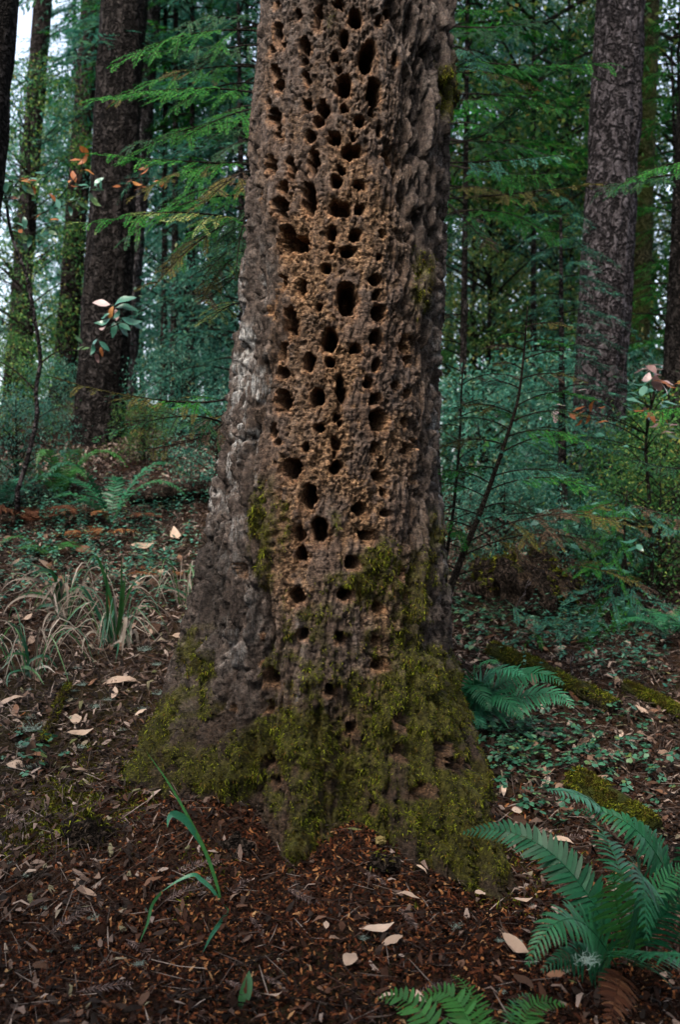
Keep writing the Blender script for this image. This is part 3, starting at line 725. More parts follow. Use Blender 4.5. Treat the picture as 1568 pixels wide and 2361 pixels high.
for k, (x, y, s, lab) in enumerate([(-1.85, 1.8, .72, 'added shade shrub just outside the lower left corner'), (1.95, 1.75, .75, 'added shade shrub just outside the lower right corner')]):  # unseen shrubs added to darken the lower corners
    leafy_tree('evergreen_shrub', lab, x, y, 'shrub_b', s, 1580+k, .05, 'added shade trees and shrubs around the viewpoint', .018, m_twig)

# far wood, tree by tree, in ragged ranks
kinds = ['far_a', 'far_c', 'far_b']
labs = {'far_a': 'distant teal-leaved tree', 'far_c': 'distant blue-green conifer', 'far_b': 'distant green broadleaf tree'}
side = lambda u: 'left of the pecked tree' if u < 784 else 'right of the pecked tree'
def far_place(u):
    for a, s in ((-20, ', beyond the left edge'), (120, ', behind the dark leftmost trunks'), (260, ', behind the slim redwood trunk'), (400, ', behind the thick grey-brown trunk'), (520, ', above the fallen log'), (784, ', nearest the pecked trunk'),
                 (1120, ', nearest the pecked trunk'), (1250, ', in the bright gap'), (1360, ', just left of the purplish trunk'), (1480, ', behind the purplish trunk'), (1600, ', at the right edge')):
        if u < a: return s
    return ', beyond the right edge'
rg = np.random.default_rng(5)
for k in range(13):
    rank = k % 2
    Y = [19, 28][rank]*rg.uniform(.88, 1.12)
    u = (k+.5)/13*1900-160 + rg.uniform(-60, 60)
    if 640 < u < 960 or u < 190 or u > 1425: continue
    kd = kinds[int(rg.integers(3))]
    s = [.55, .72][rank]*rg.uniform(.7, 1.2)
    leafy_tree('distant_tree', labs[kd]+', '+side(u)+far_place(u), (u-784)/F*Y, Y, kd, s, 700+k, z0=.8, group='trees of the far wood '+side(u), trunk_r=.11)
for k, (u, Y, kd, s, lab) in enumerate([(370, 18, 'far_a', .40, 'low teal tree in the bright clearing left of the pecked tree'), (450, 22, 'far_b', .42, 'low green tree in the bright clearing left of the pecked tree'), (530, 19, 'far_a', .40, 'low teal tree beside the left edge of the pecked trunk'), (180, 21, 'far_a', .42, 'low teal tree between the slim redwood trunk and the leftmost trunks'), (20, 20, 'far_b', .4, 'low green tree at the far left'),
        (1060, 20, 'far_y', .42, 'low yellow-green tree beside the right edge of the pecked trunk'), (1140, 18, 'far_a', .36, 'low teal tree in the bright gap on the right'), (1230, 21, 'far_y', .45, 'low yellow-green tree in the bright gap on the right'), (1320, 19, 'far_b', .42, 'low green tree left of the purplish trunk'), (1500, 20, 'far_a', .45, 'low teal tree behind the mossy trunk'), (1600, 18, 'far_b', .4, 'low green tree at the far right')]):
    leafy_tree('distant_tree', lab, (u-784)/F*Y, Y, kd, s, 1300+k, z0=.2, trunk_r=.06)
# trees of the middle distance
ZLOW = {(1230, 11): 3.1, (1330, 13): 3.3, (440, 10.3): 3.0, (375, 10.8): 3.2, (400, 10.5): 3.0, (590, 11): 2.6, (330, 15): 3.5, (1300, 17): 1.0, (1060, 10): 2.8, (1480, 15): 2.0}
for k, (u, Y, kd, s, lab) in enumerate([
        (70, 10.5, 'broad_a', .45, 'dark leafy tree between the two leftmost trunks'), (60, 15, 'broad_b', .75, 'teal leafy tree behind the leftmost dark trunks'),
        (400, 10.5, 'fir_a', .9, 'blue-green fir behind the sprays left of the pecked tree'), (500, 13, 'broad_b', .95, 'bright teal leafy tree just left of the pecked tree'),
        (330, 15, 'fir_a', 1.1, 'tall fir behind the thick grey-brown trunk'), (590, 11, 'fir_b', .95, 'green fir hidden partly behind the left side of the pecked trunk'),
        (1120, 11.5, 'broad_c', .6, 'pale yellow-green leafy tree in the bright gap right of the pecked tree'), (1230, 11, 'broad_a', 1.0, 'dark green leafy tree between the pecked tree and the purplish trunk'),
        (1060, 10, 'fir_b', .9, 'green fir close behind the right side of the pecked tree'), (1330, 13, 'broad_a', 1.1, 'dark leafy tree just left of the purplish trunk'),
        (1300, 17, 'broad_c', 1.2, 'yellow-green leafy tree far behind the purplish trunk'), (1540, 12.5, 'broad_a', 1.0, 'dark leafy tree at the right edge of the picture'),
        (1480, 15, 'fir_a', 1.1, 'blue-green fir behind the two right trunks'), (1190, 16, 'broad_b', 1.1, 'teal leafy tree at the back of the bright gap'),
        (440, 10.3, 'fir_n', 1.0, 'green young fir between the thick trunk and the pecked tree'), (570, 8.6, 'fir_m', .8, 'blue-green young fir hidden partly by the left side of the pecked trunk'), (375, 10.8, 'fir_m', .9, 'blue-green young fir right beside the thick grey-brown trunk'),
        (300, 14, 'broad_b', .85, 'bright teal leafy tree seen just right of the thick trunk'), (190, 16, 'broad_b', .8, 'teal leafy tree behind the slim redwood trunk'), (1085, 13.5, 'broad_b', .85, 'bright teal leafy tree close to the right edge of the pecked trunk'), (1290, 14.5, 'broad_c', .85, 'yellow-green leafy tree just left of the purplish trunk'), (430, 11.5, 'broad_b', .6, 'low bright teal tree between the thick trunk and the pecked tree'), (1300, 7.0, 'fir_m', .42, 'small blue-green fir at the foot of the purplish trunk'),
        (1590, 9.5, 'fir_n', .85, 'green young fir at the right edge behind the purple leaves')]):
    leafy_tree('understory_tree', lab, (u-784)/F*Y, Y, kd, s, 900+k, z0=ZLOW.get((u, Y), .5), group='young trees of the middle distance')
# undergrowth shrubs
for k, (u, Y, kd, s, lab) in enumerate([
        (500, 7.0, 'shrub_a', .42, 'small-leaved teal evergreen shrub at the left foot of the pecked trunk'), (420, 8.8, 'shrub_a', .5, 'teal shrub above the fallen log on the left'),
        (330, 8.0, 'shrub_b', .26, 'low green shrub below the thick grey-brown trunk'), (110, 9.5, 'shrub_a', .4, 'teal shrub between the dark trunks on the left'),
        (20, 8.8, 'shrub_b', .5, 'dark green shrub at the left edge of the slope'), (560, 10, 'shrub_a', 1.0, 'taller teal shrub behind the left foot of the pecked trunk'),
        (200, 12, 'shrub_b', .7, 'green shrub far up the slope behind the dark trunks'), (1110, 8.5, 'shrub_a', .8, 'teal shrub behind the leaning sapling'),
        (1260, 9.0, 'shrub_a', .9, 'teal shrub under the bright gap on the right'), (1340, 7.2, 'shrub_a', .35, 'low teal shrub before the foot of the purplish trunk'),
        (1510, 8.6, 'shrub_b', .6, 'dark shrub at the right of the purplish trunk'), (1180, 12, 'shrub_b', 1.2, 'green shrub at the far end of the bright gap'),
        (1160, 6.6, 'shrub_a', .45, 'teal shrub between the pecked trunk and the leaning sapling'), (1520, 6.4, 'shrub_b', .5, 'green shrub below the purple leaves at the right edge'), (1370, 6.3, 'shrub_a', .38, 'small teal shrub right of the rotten stump'), (40, 7.2, 'shrub_a', .45, 'teal shrub at the foot of the leftmost dark trunk'), (1440, 7.3, 'shrub_b', .5, 'green shrub hiding the foot of the purplish trunk'), (1330, 7.6, 'shrub_a', .6, 'teal shrub left of the foot of the purplish trunk'), (1420, 10, 'shrub_a', 1.0, 'teal shrub behind the purplish trunk'), (1600, 7.0, 'shrub_b', .6, 'dark green shrub at the right edge beside the purple leaves')]):
    leafy_tree('evergreen_shrub', lab, (u-784)/F*Y, Y, kd, s, 1100+k, z0=.05, group='shrubs of the undergrowth', trunk_r=.018, mat=m_twig)

# ------------------------------------------------------------------ near conifer branches
def needle_rows(acc, pts, rg, ln, step, nrm, fwd=.55, t0=.05, curl=-.25):
    seg = np.linalg.norm(np.diff(pts, axis=0), axis=1); cum = np.concatenate([[0], np.cumsum(seg)]); tot = cum[-1]
    m = max(3, int(tot*(1-t0)/step)); s = np.linspace(t0*tot, tot, m)
    c = np.stack([np.interp(s, cum, pts[:, q]) for q in range(3)], -1)
    tg = unit(np.gradient(c, axis=0)); sd = unit(np.cross(tg, nrm)); up = np.cross(sd, tg)
    prof = np.clip(.45+1.6*(s/tot), 0, 1)*np.clip(3.2*(1.06-s/tot), .25, 1)
    for sg in (1, -1):
        d = unit(tg*fwd*rg.uniform(.7, 1.3, (m, 1)) + sg*sd + up*curl*rg.normal(.5, .7, (m, 1)) + rg.normal(0, .08, (m, 3)))
        acc.append((c, d, unit(up+rg.normal(0, .3, (m, 3))), ln*prof*rg.uniform(.75, 1.15, m)))
def fir_branch(parent, p0, pm, p1, seed, mat, side_n=9, side_l=.30, ln=.021, step=.0050, hang=.30, r=.006, name='branch', bare=.12, roll=0.0, wd=.0048):
    """a twig with flat side sprays; the needles are its sub-part"""
    rg = np.random.default_rng(seed)
    p0, pm, p1 = map(np.asarray, (p0, pm, p1))
    pts = bez(p0, 2*pm-.5*p0-.5*p1, p1, 18); tot = np.linalg.norm(np.diff(pts, axis=0), axis=1).sum()
    mb = MB(); acc = []
    mb.add(*tube(pts, np.linspace(r, r*.25, 18), 5, .3, seed))
    tg = unit(p1-p0); nrm = unit(np.array([roll, -.35, 1.0])+rg.normal(0, .08, 3)); nrm = unit(nrm-tg*np.dot(nrm, tg)); sd = np.cross(tg, nrm)
    i0 = int(17*.55); needle_rows(acc, pts[i0:], rg, ln, step, nrm)
    for q in range(side_n):
        t = bare+(1-bare)*(q+rg.uniform(.2, .8))/side_n; ii = min(int(t*17), 16); p = pts[ii]+(pts[ii+1]-pts[ii])*(t*17-ii)
        for sg in (1, -1):
            if rg.random() < .1: continue
            L = side_l*tot*(1.08-.75*t)*rg.uniform(.55, 1.2)
            d = unit(tg*rg.uniform(.6, 1.0)+sg*sd*rg.uniform(.5, 1.0)+nrm*rg.normal(0, .12))
            e = p+d*L+np.array([0, 0, -hang*L*rg.uniform(.5, 1.6)])
            sp = bez(p, p+d*L*.55+np.array([0, 0, .03*L]), e, 8)
            mb.add(*tube(sp, np.linspace(r*.38, r*.13, 8), 4))
            needle_rows(acc, sp, rg, ln, step, nrm+rg.normal(0, .15, 3))
            if L > .16:
                for g2 in (1, -1):
                    k2 = int(rg.integers(2, 5)); d2 = unit(unit(e-p)*.8+g2*np.cross(unit(e-p), nrm)*.7)
                    e2 = sp[k2]+d2*L*.42+np.array([0, 0, -hang*L*.2]); s2 = bez(sp[k2], .5*(sp[k2]+e2)+[0, 0, .01], e2, 6)
                    mb.add(*tube(s2, np.linspace(r*.25, r*.1, 6), 3)); needle_rows(acc, s2, rg, ln*.9, step, nrm)
    br = mb.obj(name, m_twig, parent)
    c, d, n, l = (np.concatenate(x) for x in zip(*acc))
    v, f = leaves(c, d, n, l, np.full(len(l), wd))
    mats = mat if isinstance(mat, list) else [mat]
    if len(mats) > 1:
        sel = (vn(c[:, 0]*4, c[:, 1]*4, c[:, 2]*4, seed) > .5).astype(int)
        me_kw = dict(mats=mats, midx=np.concatenate([sel, sel]))
        obj('needles', v, f, None, br, **me_kw)
    else: obj('needles', v, f, mats[0], br)
    return br

# the young fir whose stem is hidden behind the pecked trunk: its branches reach out to the left
g = gp(-.30, 5.3); fir1 = thing('young_fir', g, 'young fir behind the pecked trunk, its green branches reaching out to the left', 'tree')
v, f = tube(poly([g-[0, 0, .1], g+[.02, 0, 2], g+[0, .02, 4.6]], 12), np.linspace(.05, .012, 12), 8); obj('trunk', v, f, m_bark_dark, fir1, smooth=True)
BR = [((590, 215), (420, 205), (192, 236), 4.7, m_fir, 10, .34), ((600, 150), (480, 110), (330, 130), 5.2, m_fir_dark, 9, .34), ((595, 380), (430, 372), (186, 352), 4.6, m_fir, 10, .30),
      ((600, 300), (470, 300), (300, 335), 5.0, m_fir_dark, 9, .36), ((592, 522), (420, 490), (190, 518), 4.5, [m_fir, m_yel], 10, .30), ((590, 500), (480, 540), (350, 665), 4.6, [m_fir_rust, m_fir_dark], 8, .32),
      ((596, 395), (545, 405), (470, 470), 4.5, [m_fir_rust, m_fir_dead], 6, .42), ((600, 60), (500, 40), (400, 70), 5.4, m_fir_dark, 8, .36), ((596, 250), (520, 270), (420, 320), 4.8, m_fir, 8, .42),
      ((540, 915), (390, 925), (128, 872), 4.2, [m_fir, m_fir_rust], 12, .27), ((535, 990), (420, 960), (215, 1010), 4.25, [m_fir_rust, m_fir_dark], 10, .28), ((540, 930), (480, 1000), (330, 1035), 4.3, [m_fir_rust, m_fir_dead], 8, .32),
      ((580, 620), (540, 640), (470, 700), 4.8, [m_fir_dark, m_fir_dead], 6, .4), ((575, 700), (530, 705), (480, 742), 5.0, m_yel, 5, .4), ((600, 450), (560, 520), (545, 640), 4.6, m_fir_dark, 6, .36)]
for k, (a, m_, b_, Y, mt, n_, sl) in enumerate(BR):
    fir_branch(fir1, P(*a, Y+.35), P(*m_, Y), P(*b_, Y-.15), 40+k, mt, n_, sl)

rg = np.random.default_rng(63)
for k in range(13):
    v0 = 90+k*44+rg.uniform(-15, 15); L = rg.uniform(110, 330); Y = rg.uniform(4.7, 6.2); dr = rg.uniform(10, 110)
    fir_branch(fir1, P(604-.04*v0, v0-20, Y+.2), P(590-L*.5, v0-10, Y), P(590-L, v0+dr, Y-.2), 300+k, [m_fir, m_fir_dark, [m_fir, m_fir_rust], m_fir, [m_fir_dark, m_fir]][k % 5], 9, .34)
# branches right of the trunk, from a fir hidden behind it
g = gp(.62, 6.0); fir2 = thing('young_fir', g, 'young dark fir behind the right side of the pecked trunk, branches reaching right', 'tree')
v, f = tube(poly([g-[0, 0, .1], g+[-.1, 0, 2], g+[-.15, 0, 4.8]], 12), np.linspace(.05, .012, 12), 8); obj('trunk', v, f, m_bark_dark, fir2, smooth=True)
for k, (a, m_, b_, Y, mt, n_, sl) in enumerate([((1035, 135), (1200, 150), (1400, 145), 5.2, m_fir, 10, .34), ((1040, 320), (1150, 290), (1300, 120), 5.4, [m_fir_dark, m_fir_rust], 9, .34),
      ((1030, 458), (1200, 445), (1400, 420), 5.0, [m_fir_dark, m_fir_rust], 9, .26), ((1035, 380), (1160, 400), (1290, 400), 5.2, m_fir, 9, .36), ((1040, 60), (1180, 60), (1330, 30), 5.6, m_fir_dark, 8, .36),
      ((1035, 470), (1085, 520), (1120, 560), 4.9, [m_fir_dark, m_fir_dead], 6, .3), ((1040, 220), (1150, 220), (1290, 250), 5.3, m_fir, 9, .36), ((1036, 180), (1060, 150), (1110, 130), 4.9, m_fir_blue, 5, .4)]):
    fir_branch(fir2, P(*a, Y+.4), P(*m_, Y), P(*b_, Y-.1), 80+k, mt, n_, sl)
for k in range(10):
    v0 = 30+k*52+rg.uniform(-15, 15); L = rg.uniform(90, 280); Y = rg.uniform(5.0, 6.4); dr = rg.uniform(-30, 70)
    fir_branch(fir2, P(1030, v0-10, Y+.2), P(1040+L*.5, v0-15, Y), P(1040+L, v0+dr, Y-.2), 330+k, [m_fir, m_fir_dark, m_fir_blue, [m_fir, m_fir_rust], m_fir][k % 5], 9, .34)
g = gp(2.05, 4.9); fir3 = thing('young_fir', g, 'young fir at the right edge, one bright branch crossing the purplish trunk', 'tree')
v, f = tube(poly([g-[0, 0, .1], g+[.05, 0, 2], g+[.05, 0, 3.2]], 12), np.linspace(.03, .008, 12), 6); obj('trunk', v, f, m_bark_dark, fir3, smooth=True)
for k, (a, m_, b_, Y, mt) in enumerate([((1640, 380), (1540, 380), (1440, 425), 4.7, m_fir), ((1640, 400), (1500, 410), (1395, 440), 4.9, m_fir_dark), ((1640, 930), (1560, 940), (1480, 950), 4.7, m_fir),
      ((1640, 1070), (1560, 1080), (1470, 1060), 4.8, m_fir_dark), ((1640, 1210), (1560, 1190), (1480, 1170), 4.5, [m_fir_dark, m_fir_dead])]):
    fir_branch(fir3, P(*a, Y), P(*m_, Y), P(*b_, Y-.2), 100+k, mt, 8, .36)

# the leaning sapling
sY = 4.75
sp = poly([P(1034, 1372, sY), P(1063, 1290, sY), P(1100, 1200, sY), P(1130, 1120, sY), P(1165, 1020, sY), P(1195, 920, sY), P(1210, 800, sY), P(1217, 705, sY)], 40)
g = gp(sp[0][0]-.02, sY); sap = thing('fir_sapling', g, 'thin dark fir sapling leaning right of the pecked trunk with flat needle sprays', 'tree')
v, f = tube(np.vstack([g-[0.01, 0, .08], sp]), np.concatenate([[.021], np.linspace(.019, .003, 40)]), 8, .15, 3); obj('trunk', v, f, m_twig, sap, smooth=True)
rg = np.random.default_rng(77)
for k in range(30):
    i0 = 3+int(36*(k/30)**.9); p = sp[min(i0, 39)]; t = i0/40
    L = (.95-.72*t)*rg.uniform(.7, 1.15)
    a = [0.0, 2.9, .45, 2.5, -.35, 3.5][k % 6]+rg.normal(0, .25)
    d = np.array([math.cos(a), math.sin(a)*.8, rg.uniform(-.05, .28)])
    if d[0] < 0: L *= .55
    e = p+d*L; m_ = p+d*L*.5+[0, 0, .06*L]
    mt = [[m_fir_blue, m_fir], m_fir_blue, [m_fir_dark, m_fir_rust], [m_fir_blue, m_fir_dark], m_fir, [m_fir_rust, m_fir_dead]][int(rg.integers(6))]
    if t < .22: mt = [m_fir_rust, m_fir_dead]
    fir_branch(sap, p, m_, e-[0, 0, .10*L], 140+k, mt, 7 if L > .4 else 5, .36, .021, .0052, .25, .0042, bare=.2)
# a second, thinner stem beside it
s2 = poly([P(1022, 1330, 4.9), P(1045, 1180, 4.9), P(1060, 1020, 4.9), P(1066, 880, 4.9), P(1080, 700, 4.9)], 24)
g = gp(s2[0][0], 4.9); sap2 = thing('fir_sapling', g, 'thinner upright sapling between the pecked trunk and the leaning sapling', 'tree')
v, f = tube(np.vstack([g-[0, 0, .05], s2]), np.concatenate([[.011], np.linspace(.010, .002, 24)]), 6); obj('trunk', v, f, m_twig, sap2, smooth=True)
for k in range(16):
    p = s2[3+int(k*1.28)]; L = rg.uniform(.18, .42); a = rg.choice([0., 3.1])+rg.normal(0, .5)
    d = np.array([math.cos(a), math.sin(a), rg.uniform(-.2, .3)])
    fir_branch(sap2, p, p+d*L*.5+[0, 0, .02], p+d*L-[0, 0, .05], 190+k, [[m_fir_dark, m_fir_rust], m_fir, m_fir_blue, [m_fir_rust, m_fir_dead]][k % 4], 5, .38, .020, .0054, .25, .003, bare=.15)
s3 = poly([P(1452, 1372, 6.0), P(1440, 1250, 6.0), P(1447, 1130, 6.0)], 12)
g = gp(s3[0][0], 6.0); sap3 = thing('fir_sapling', g, 'small dark-stemmed sapling before the foot of the purplish trunk', 'tree')
v, f = tube(np.vstack([g-[0, 0, .05], s3]), np.concatenate([[.012], np.linspace(.010, .004, 12)]), 6); obj('trunk', v, f, m_twig, sap3, smooth=True)
for k, (m_, b_) in enumerate([((1330, 1430), (1165, 1382)), ((1350, 1480), (1230, 1455)), ((1480, 1440), (1545, 1510)), ((1400, 1420), (1330, 1480)), ((1500, 1190), (1560, 1230)), ((1380, 1170), (1300, 1210)), ((1500, 1420), (1590, 1400)), ((1400, 1280), (1330, 1300))]):
    fir_branch(sap3, s3[4 if b_[1] > 1300 else 10], P(*m_, 5.8), P(*b_, 5.5), 230+k, [m_fir_blue, m_fir][k % 2], 7, .34, .022, .006, .3, .003)

# ------------------------------------------------------------------ broad leaves
def leaf_shape(L, W, seed=0, fold=.25, curl=.3, nseg=6, teeth=0.0):
    """one leaf blade along +X from the origin, with a folded midrib and a stalk; ~24 triangles"""
    rg = np.random.default_rng(seed)
    t = np.linspace(0, 1, nseg+1); w = np.sin(np.pi*np.clip(t, 0.02, .985)**.85)**.8*W*.5
    x = t*L; zc = curl*L*(t-.5)**2*rg.choice([1, 1, -1]) + .03*L*np.sin(t*7+seed)
    yb = .06*L*np.sin(t*3+seed)
    mid = np.stack([x, yb, zc], -1)
    lf = np.stack([x+teeth*rg.normal(0, 1, nseg+1), yb+w, zc+w*fold+.03*W*rg.normal(0, 1, nseg+1)], -1)
    rt = np.stack([x+teeth*rg.normal(0, 1, nseg+1), yb-w, zc+w*fold*rg.uniform(.5, 1.2)+.03*W*rg.normal(0, 1, nseg+1)], -1)
    v = np.stack([lf, mid, rt], 1).reshape(-1, 3)
    k = np.arange(nseg)[:, None]*3
    q = np.vstack([k+np.array([[0, 1, 4, 3]]), k+np.array([[1, 2, 5, 4]])])
    st, sf = tube(np.array([[0, yb[0], zc[0]], [-.09*L, yb[0]+.01*L, zc[0]+.012*L], [-.16*L, yb[0], zc[0]+.03*L]]), [.018*W]*3, 4)
    return np.vstack([v, st]), [q] + [a+len(v) for a in sf]
def frame_of(d, n):
    d = unit(np.asarray(d, float)); n = np.asarray(n, float); y = unit(np.cross(n, d)); return np.stack([d, y, np.cross(d, y)], 1)
m_lteal = leaf_mat('teal_leaf', [(0, (.015, .085, .058)), (.5, (.035, .145, .105)), (1, (.10, .25, .20))], .3, .35, .6, per_object=True)
m_lgreen = leaf_mat('deep_green_leaf', [(0, (.012, .045, .016)), (.6, (.03, .09, .03)), (1, (.07, .13, .04))], .35, .35, .5, per_object=True)
m_lorange = leaf_mat('orange_leaf', [(0, (.16, .055, .016)), (.6, (.30, .095, .026)), (1, (.36, .18, .05))], .35, .5, .3, per_object=True)
m_lpink = leaf_mat('mauve_leaf', [(0, (.15, .085, .085)), (.6, (.27, .18, .19)), (1, (.38, .30, .32))], .2, .45, .4, per_object=True)
LEAFV = {}
def leaf_me(mat, k):
    key = (mat.name, k)
    if key not in LEAFV:
        v, f = leaf_shape(1.0, [.40, .46, .52][k % 3], k, [.2, .3, .12][k % 3], [.35, .6, .25][k % 3]); LEAFV[key] = mesh_data('leaf', v, f, mat, smooth=True)
    return LEAFV[key]
from mathutils import Matrix
def put_leaf(parent, p, d, n, L, mat, k, wid=1.0):
    o = put('leaf', leaf_me(mat, k), parent)
    M = Matrix([list(r) for r in frame_of(d, n)]).to_4x4()
    o.location = tuple(np.asarray(p)-np.array(parent.location)); o.rotation_euler = M.to_euler(); o.scale = (L, L*wid, L)
    return o
def twig_part(parent, pts, r, name='branch'):
    pts = np.asarray(pts); v, f = tube(pts, np.linspace(r, r*.35, len(pts)), 5, .2, 4); return obj(name, v, f, m_twig, parent)

# left: bare crooked stem with the leafy sprig in front of the thick trunk
tY = 6.6
st = poly([P(u, v, tY) for u, v in [(40, 1130), (62, 1060), (84, 964), (82, 900), (92, 828), (80, 740), (60, 636), (32, 564), (18, 500), (8, 420)]], 36)
g = gp(st[0][0], tY); tan = thing('oak_sapling', g, 'bare crooked sapling at the left with a sprig of teal and pink leaves', 'tree')
v, f = tube(np.vstack([g-[0, 0, .05], st]), np.concatenate([[.019], np.linspace(.017, .009, 36)]), 7, .15, 5); obj('trunk', v, f, m_bark_grey, tan, smooth=True)
twig_part(tan, poly([P(92, 838, tY), P(130, 812, tY), P(180, 806, 6.5), P(215, 784, 4.5), P(240, 762, 4.45), P(275, 745, 4.4)], 16), .006)
twig_part(tan, poly([P(240, 762, 6.35), P(258, 728, 6.32), P(262, 700, 6.32)], 6), .004)
twig_part(tan, poly([P(84, 905, tY), P(40, 860, 6.6), P(0, 835, 6.6), P(-40, 830, 6.6)], 10), .007)
twig_part(tan, poly([P(85, 965, tY), P(120, 945, 6.55), P(165, 935, 6.5)], 8), .004)
twig_part(tan, poly([P(85, 745, tY), P(50, 720, tY), P(20, 700, tY)], 8), .004)
twig_part(tan, poly([P(20, 530, tY), P(100, 490, 6.5), P(170, 465, 6.4), P(240, 420, 6.3)], 12), .006)
twig_part(tan, poly([P(12, 480, tY), P(40, 420, 6.5), P(110, 400, 6.4)], 10), .005)
rg = np.random.default_rng(91)
for (u, v_, du_, dv_, L, mt) in [(252, 700, -38, -2, 40, m_lpink), (258, 706, -12, 34, 34, m_lorange), (262, 700, 28, -8, 52, m_lteal), (268, 706, 46, 6, 48, m_lteal), (266, 712, 4, 30, 30, m_lpink), (250, 722, -16, 8, 24, m_lteal),
        (255, 738, -30, 10, 36, m_lteal), (262, 742, -4, 34, 36, m_lteal), (272, 745, 24, 12, 34, m_lteal), (280, 742, 40, 2, 44, m_lteal), (276, 750, 16, 28, 30, m_lteal), (248, 752, -28, 10, 26, m_lpink), (266, 735, 10, -12, 26, m_lteal),
        (222, 782, -20, 18, 30, m_lteal), (228, 788, 18, 14, 30, m_lteal), (216, 792, -6, 26, 26, m_lteal), (205, 800, -24, 8, 28, m_lgreen), (230, 800, 4, 20, 22, m_lorange), (218, 815, 6, 18, 22, m_lpink), (190, 792, -14, -18, 24, m_lgreen), (300, 742, 30, 14, 30, m_lteal)]:
    d = np.array([du_, rg.normal(0, 14), -dv_])
    put_leaf(tan, P(u, v_, 6.32+rg.normal(0, .04)), d, [rg.normal(0, .3), -.75, .6], L*1.05/F*6.3, mt, int(rg.integers(3)))
TW = [poly([P(20, 530, tY), P(100, 490, 6.5), P(170, 465, 6.4), P(240, 420, 6.3)], 30), poly([P(12, 480, tY), P(40, 420, 6.5), P(110, 400, 6.4)], 30), poly([P(20, 530, tY), P(60, 540, 6.5), P(120, 520, 6.4)], 30), poly([P(110, 486, 6.5), P(180, 400, 6.4), P(195, 330, 6.4)], 30), poly([P(240, 420, 6.3), P(330, 410, 6.2), P(400, 425, 6.1)], 30)]
for a in TW[2:]: twig_part(tan, a[::3], .004)
for q in range(84):
    w_ = [0, 1, 2, 1, 0, 2, 0, 1, 3, 4][q % 10]; p = TW[w_][int(rg.integers(4, 30))]+rg.normal(0, .03, 3)
    mt = m_lorange if (w_ > 2 or rg.random() < .12) else [m_lgreen, m_lgreen, m_lteal][int(rg.integers(3))]
    put_leaf(tan, p, [rg.normal(), rg.normal()*.4, rg.normal()*.5-.3], [rg.normal(0, .5), -.5, .7], rg.uniform(20, 34)/F*6.5, mt, q % 3)

# right: orange, mauve and teal leaves of a low oak
oY = 6.2
g = gp(1.95, oY); oak = thing('oak_sapling', g, 'low oak sapling at the right with orange, mauve and teal leaves', 'tree')
st = poly([g-[0, 0, .05], P(1500, 1180, oY), P(1490, 1020, oY), P(1510, 900, oY), P(1520, 850, oY)], 16); v, f = tube(st, np.linspace(.014, .005, 16), 6); obj('trunk', v, f, m_twig, oak)
for ln_ in [[(1490, 1020), (1420, 980), (1340, 960), (1280, 940)], [(1500, 940), (1440, 900), (1380, 890)], [(1495, 1100), (1400, 1180), (1300, 1200), (1230, 1190)], [(1510, 880), (1560, 850)], [(1492, 1180), (1380, 1240), (1320, 1260)]]:
    twig_part(oak, poly([P(u, v_, oY-.15*i) for i, (u, v_) in enumerate(ln_)], 10), .005)
for (u, v_, L, mt, n_) in [(1350, 955, 34, m_lorange, 4), (1335, 965, 26, m_lorange, 2), (1415, 952, 22, m_lorange, 2), (1505, 950, 34, m_lorange, 4), (1520, 860, 44, m_lpink, 7), (1545, 880, 34, m_lorange, 3), (1490, 870, 34, m_lpink, 4), (1325, 905, 28, m_lpink, 2), (1283, 940, 28, m_lpink, 3),
                           (1495, 937, 34, m_lteal, 2), (1508, 968, 30, m_lpink, 3), (1520, 985, 26, m_lpink, 2), (1480, 905, 34, m_lteal, 5), (1545, 925, 36, m_lteal, 5), (1450, 930, 28, m_lteal, 4), (1240, 1185, 34, m_lteal, 8), (1290, 1190, 32, m_lteal, 7), (1318, 1240, 34, m_lgreen, 5), (1300, 1215, 40, m_lteal, 3), (1345, 1200, 30, m_lteal, 6), (1380, 1170, 30, m_lteal, 5), (1440, 1190, 30, m_lteal, 5),
                           (1275, 1180, 34, m_lteal, 4), (1260, 1010, 28, m_lteal, 5), (1400, 1020, 26, m_lteal, 4), (1450, 1240, 32, m_lteal, 4), (1340, 1385, 34, m_lteal, 2), (1460, 1395, 34, m_lteal, 2), (1420, 1300, 34, m_lteal, 3), (1540, 1000, 30, m_lgreen, 6)]:
    e = P(u, v_, 5.75); s0 = st[int(np.argmin(np.abs(st[:, 2]-(e[2]-.08))))]
    twig_part(oak, poly([s0, .5*(s0+e)+[0, 0, .04], e], 8), .0045)
    for q in range(n_):
        uu, vv = u+rg.normal(0, 16), v_+rg.normal(0, 11)
        put_leaf(oak, P(uu, vv, 5.75+rg.normal(0, .15)), [rg.normal(), rg.normal()*.5, rg.normal()*.35-.1], [rg.normal(0, .4), -.35, .9], L*rg.uniform(.8, 1.25)/F*5.7, mt, q)

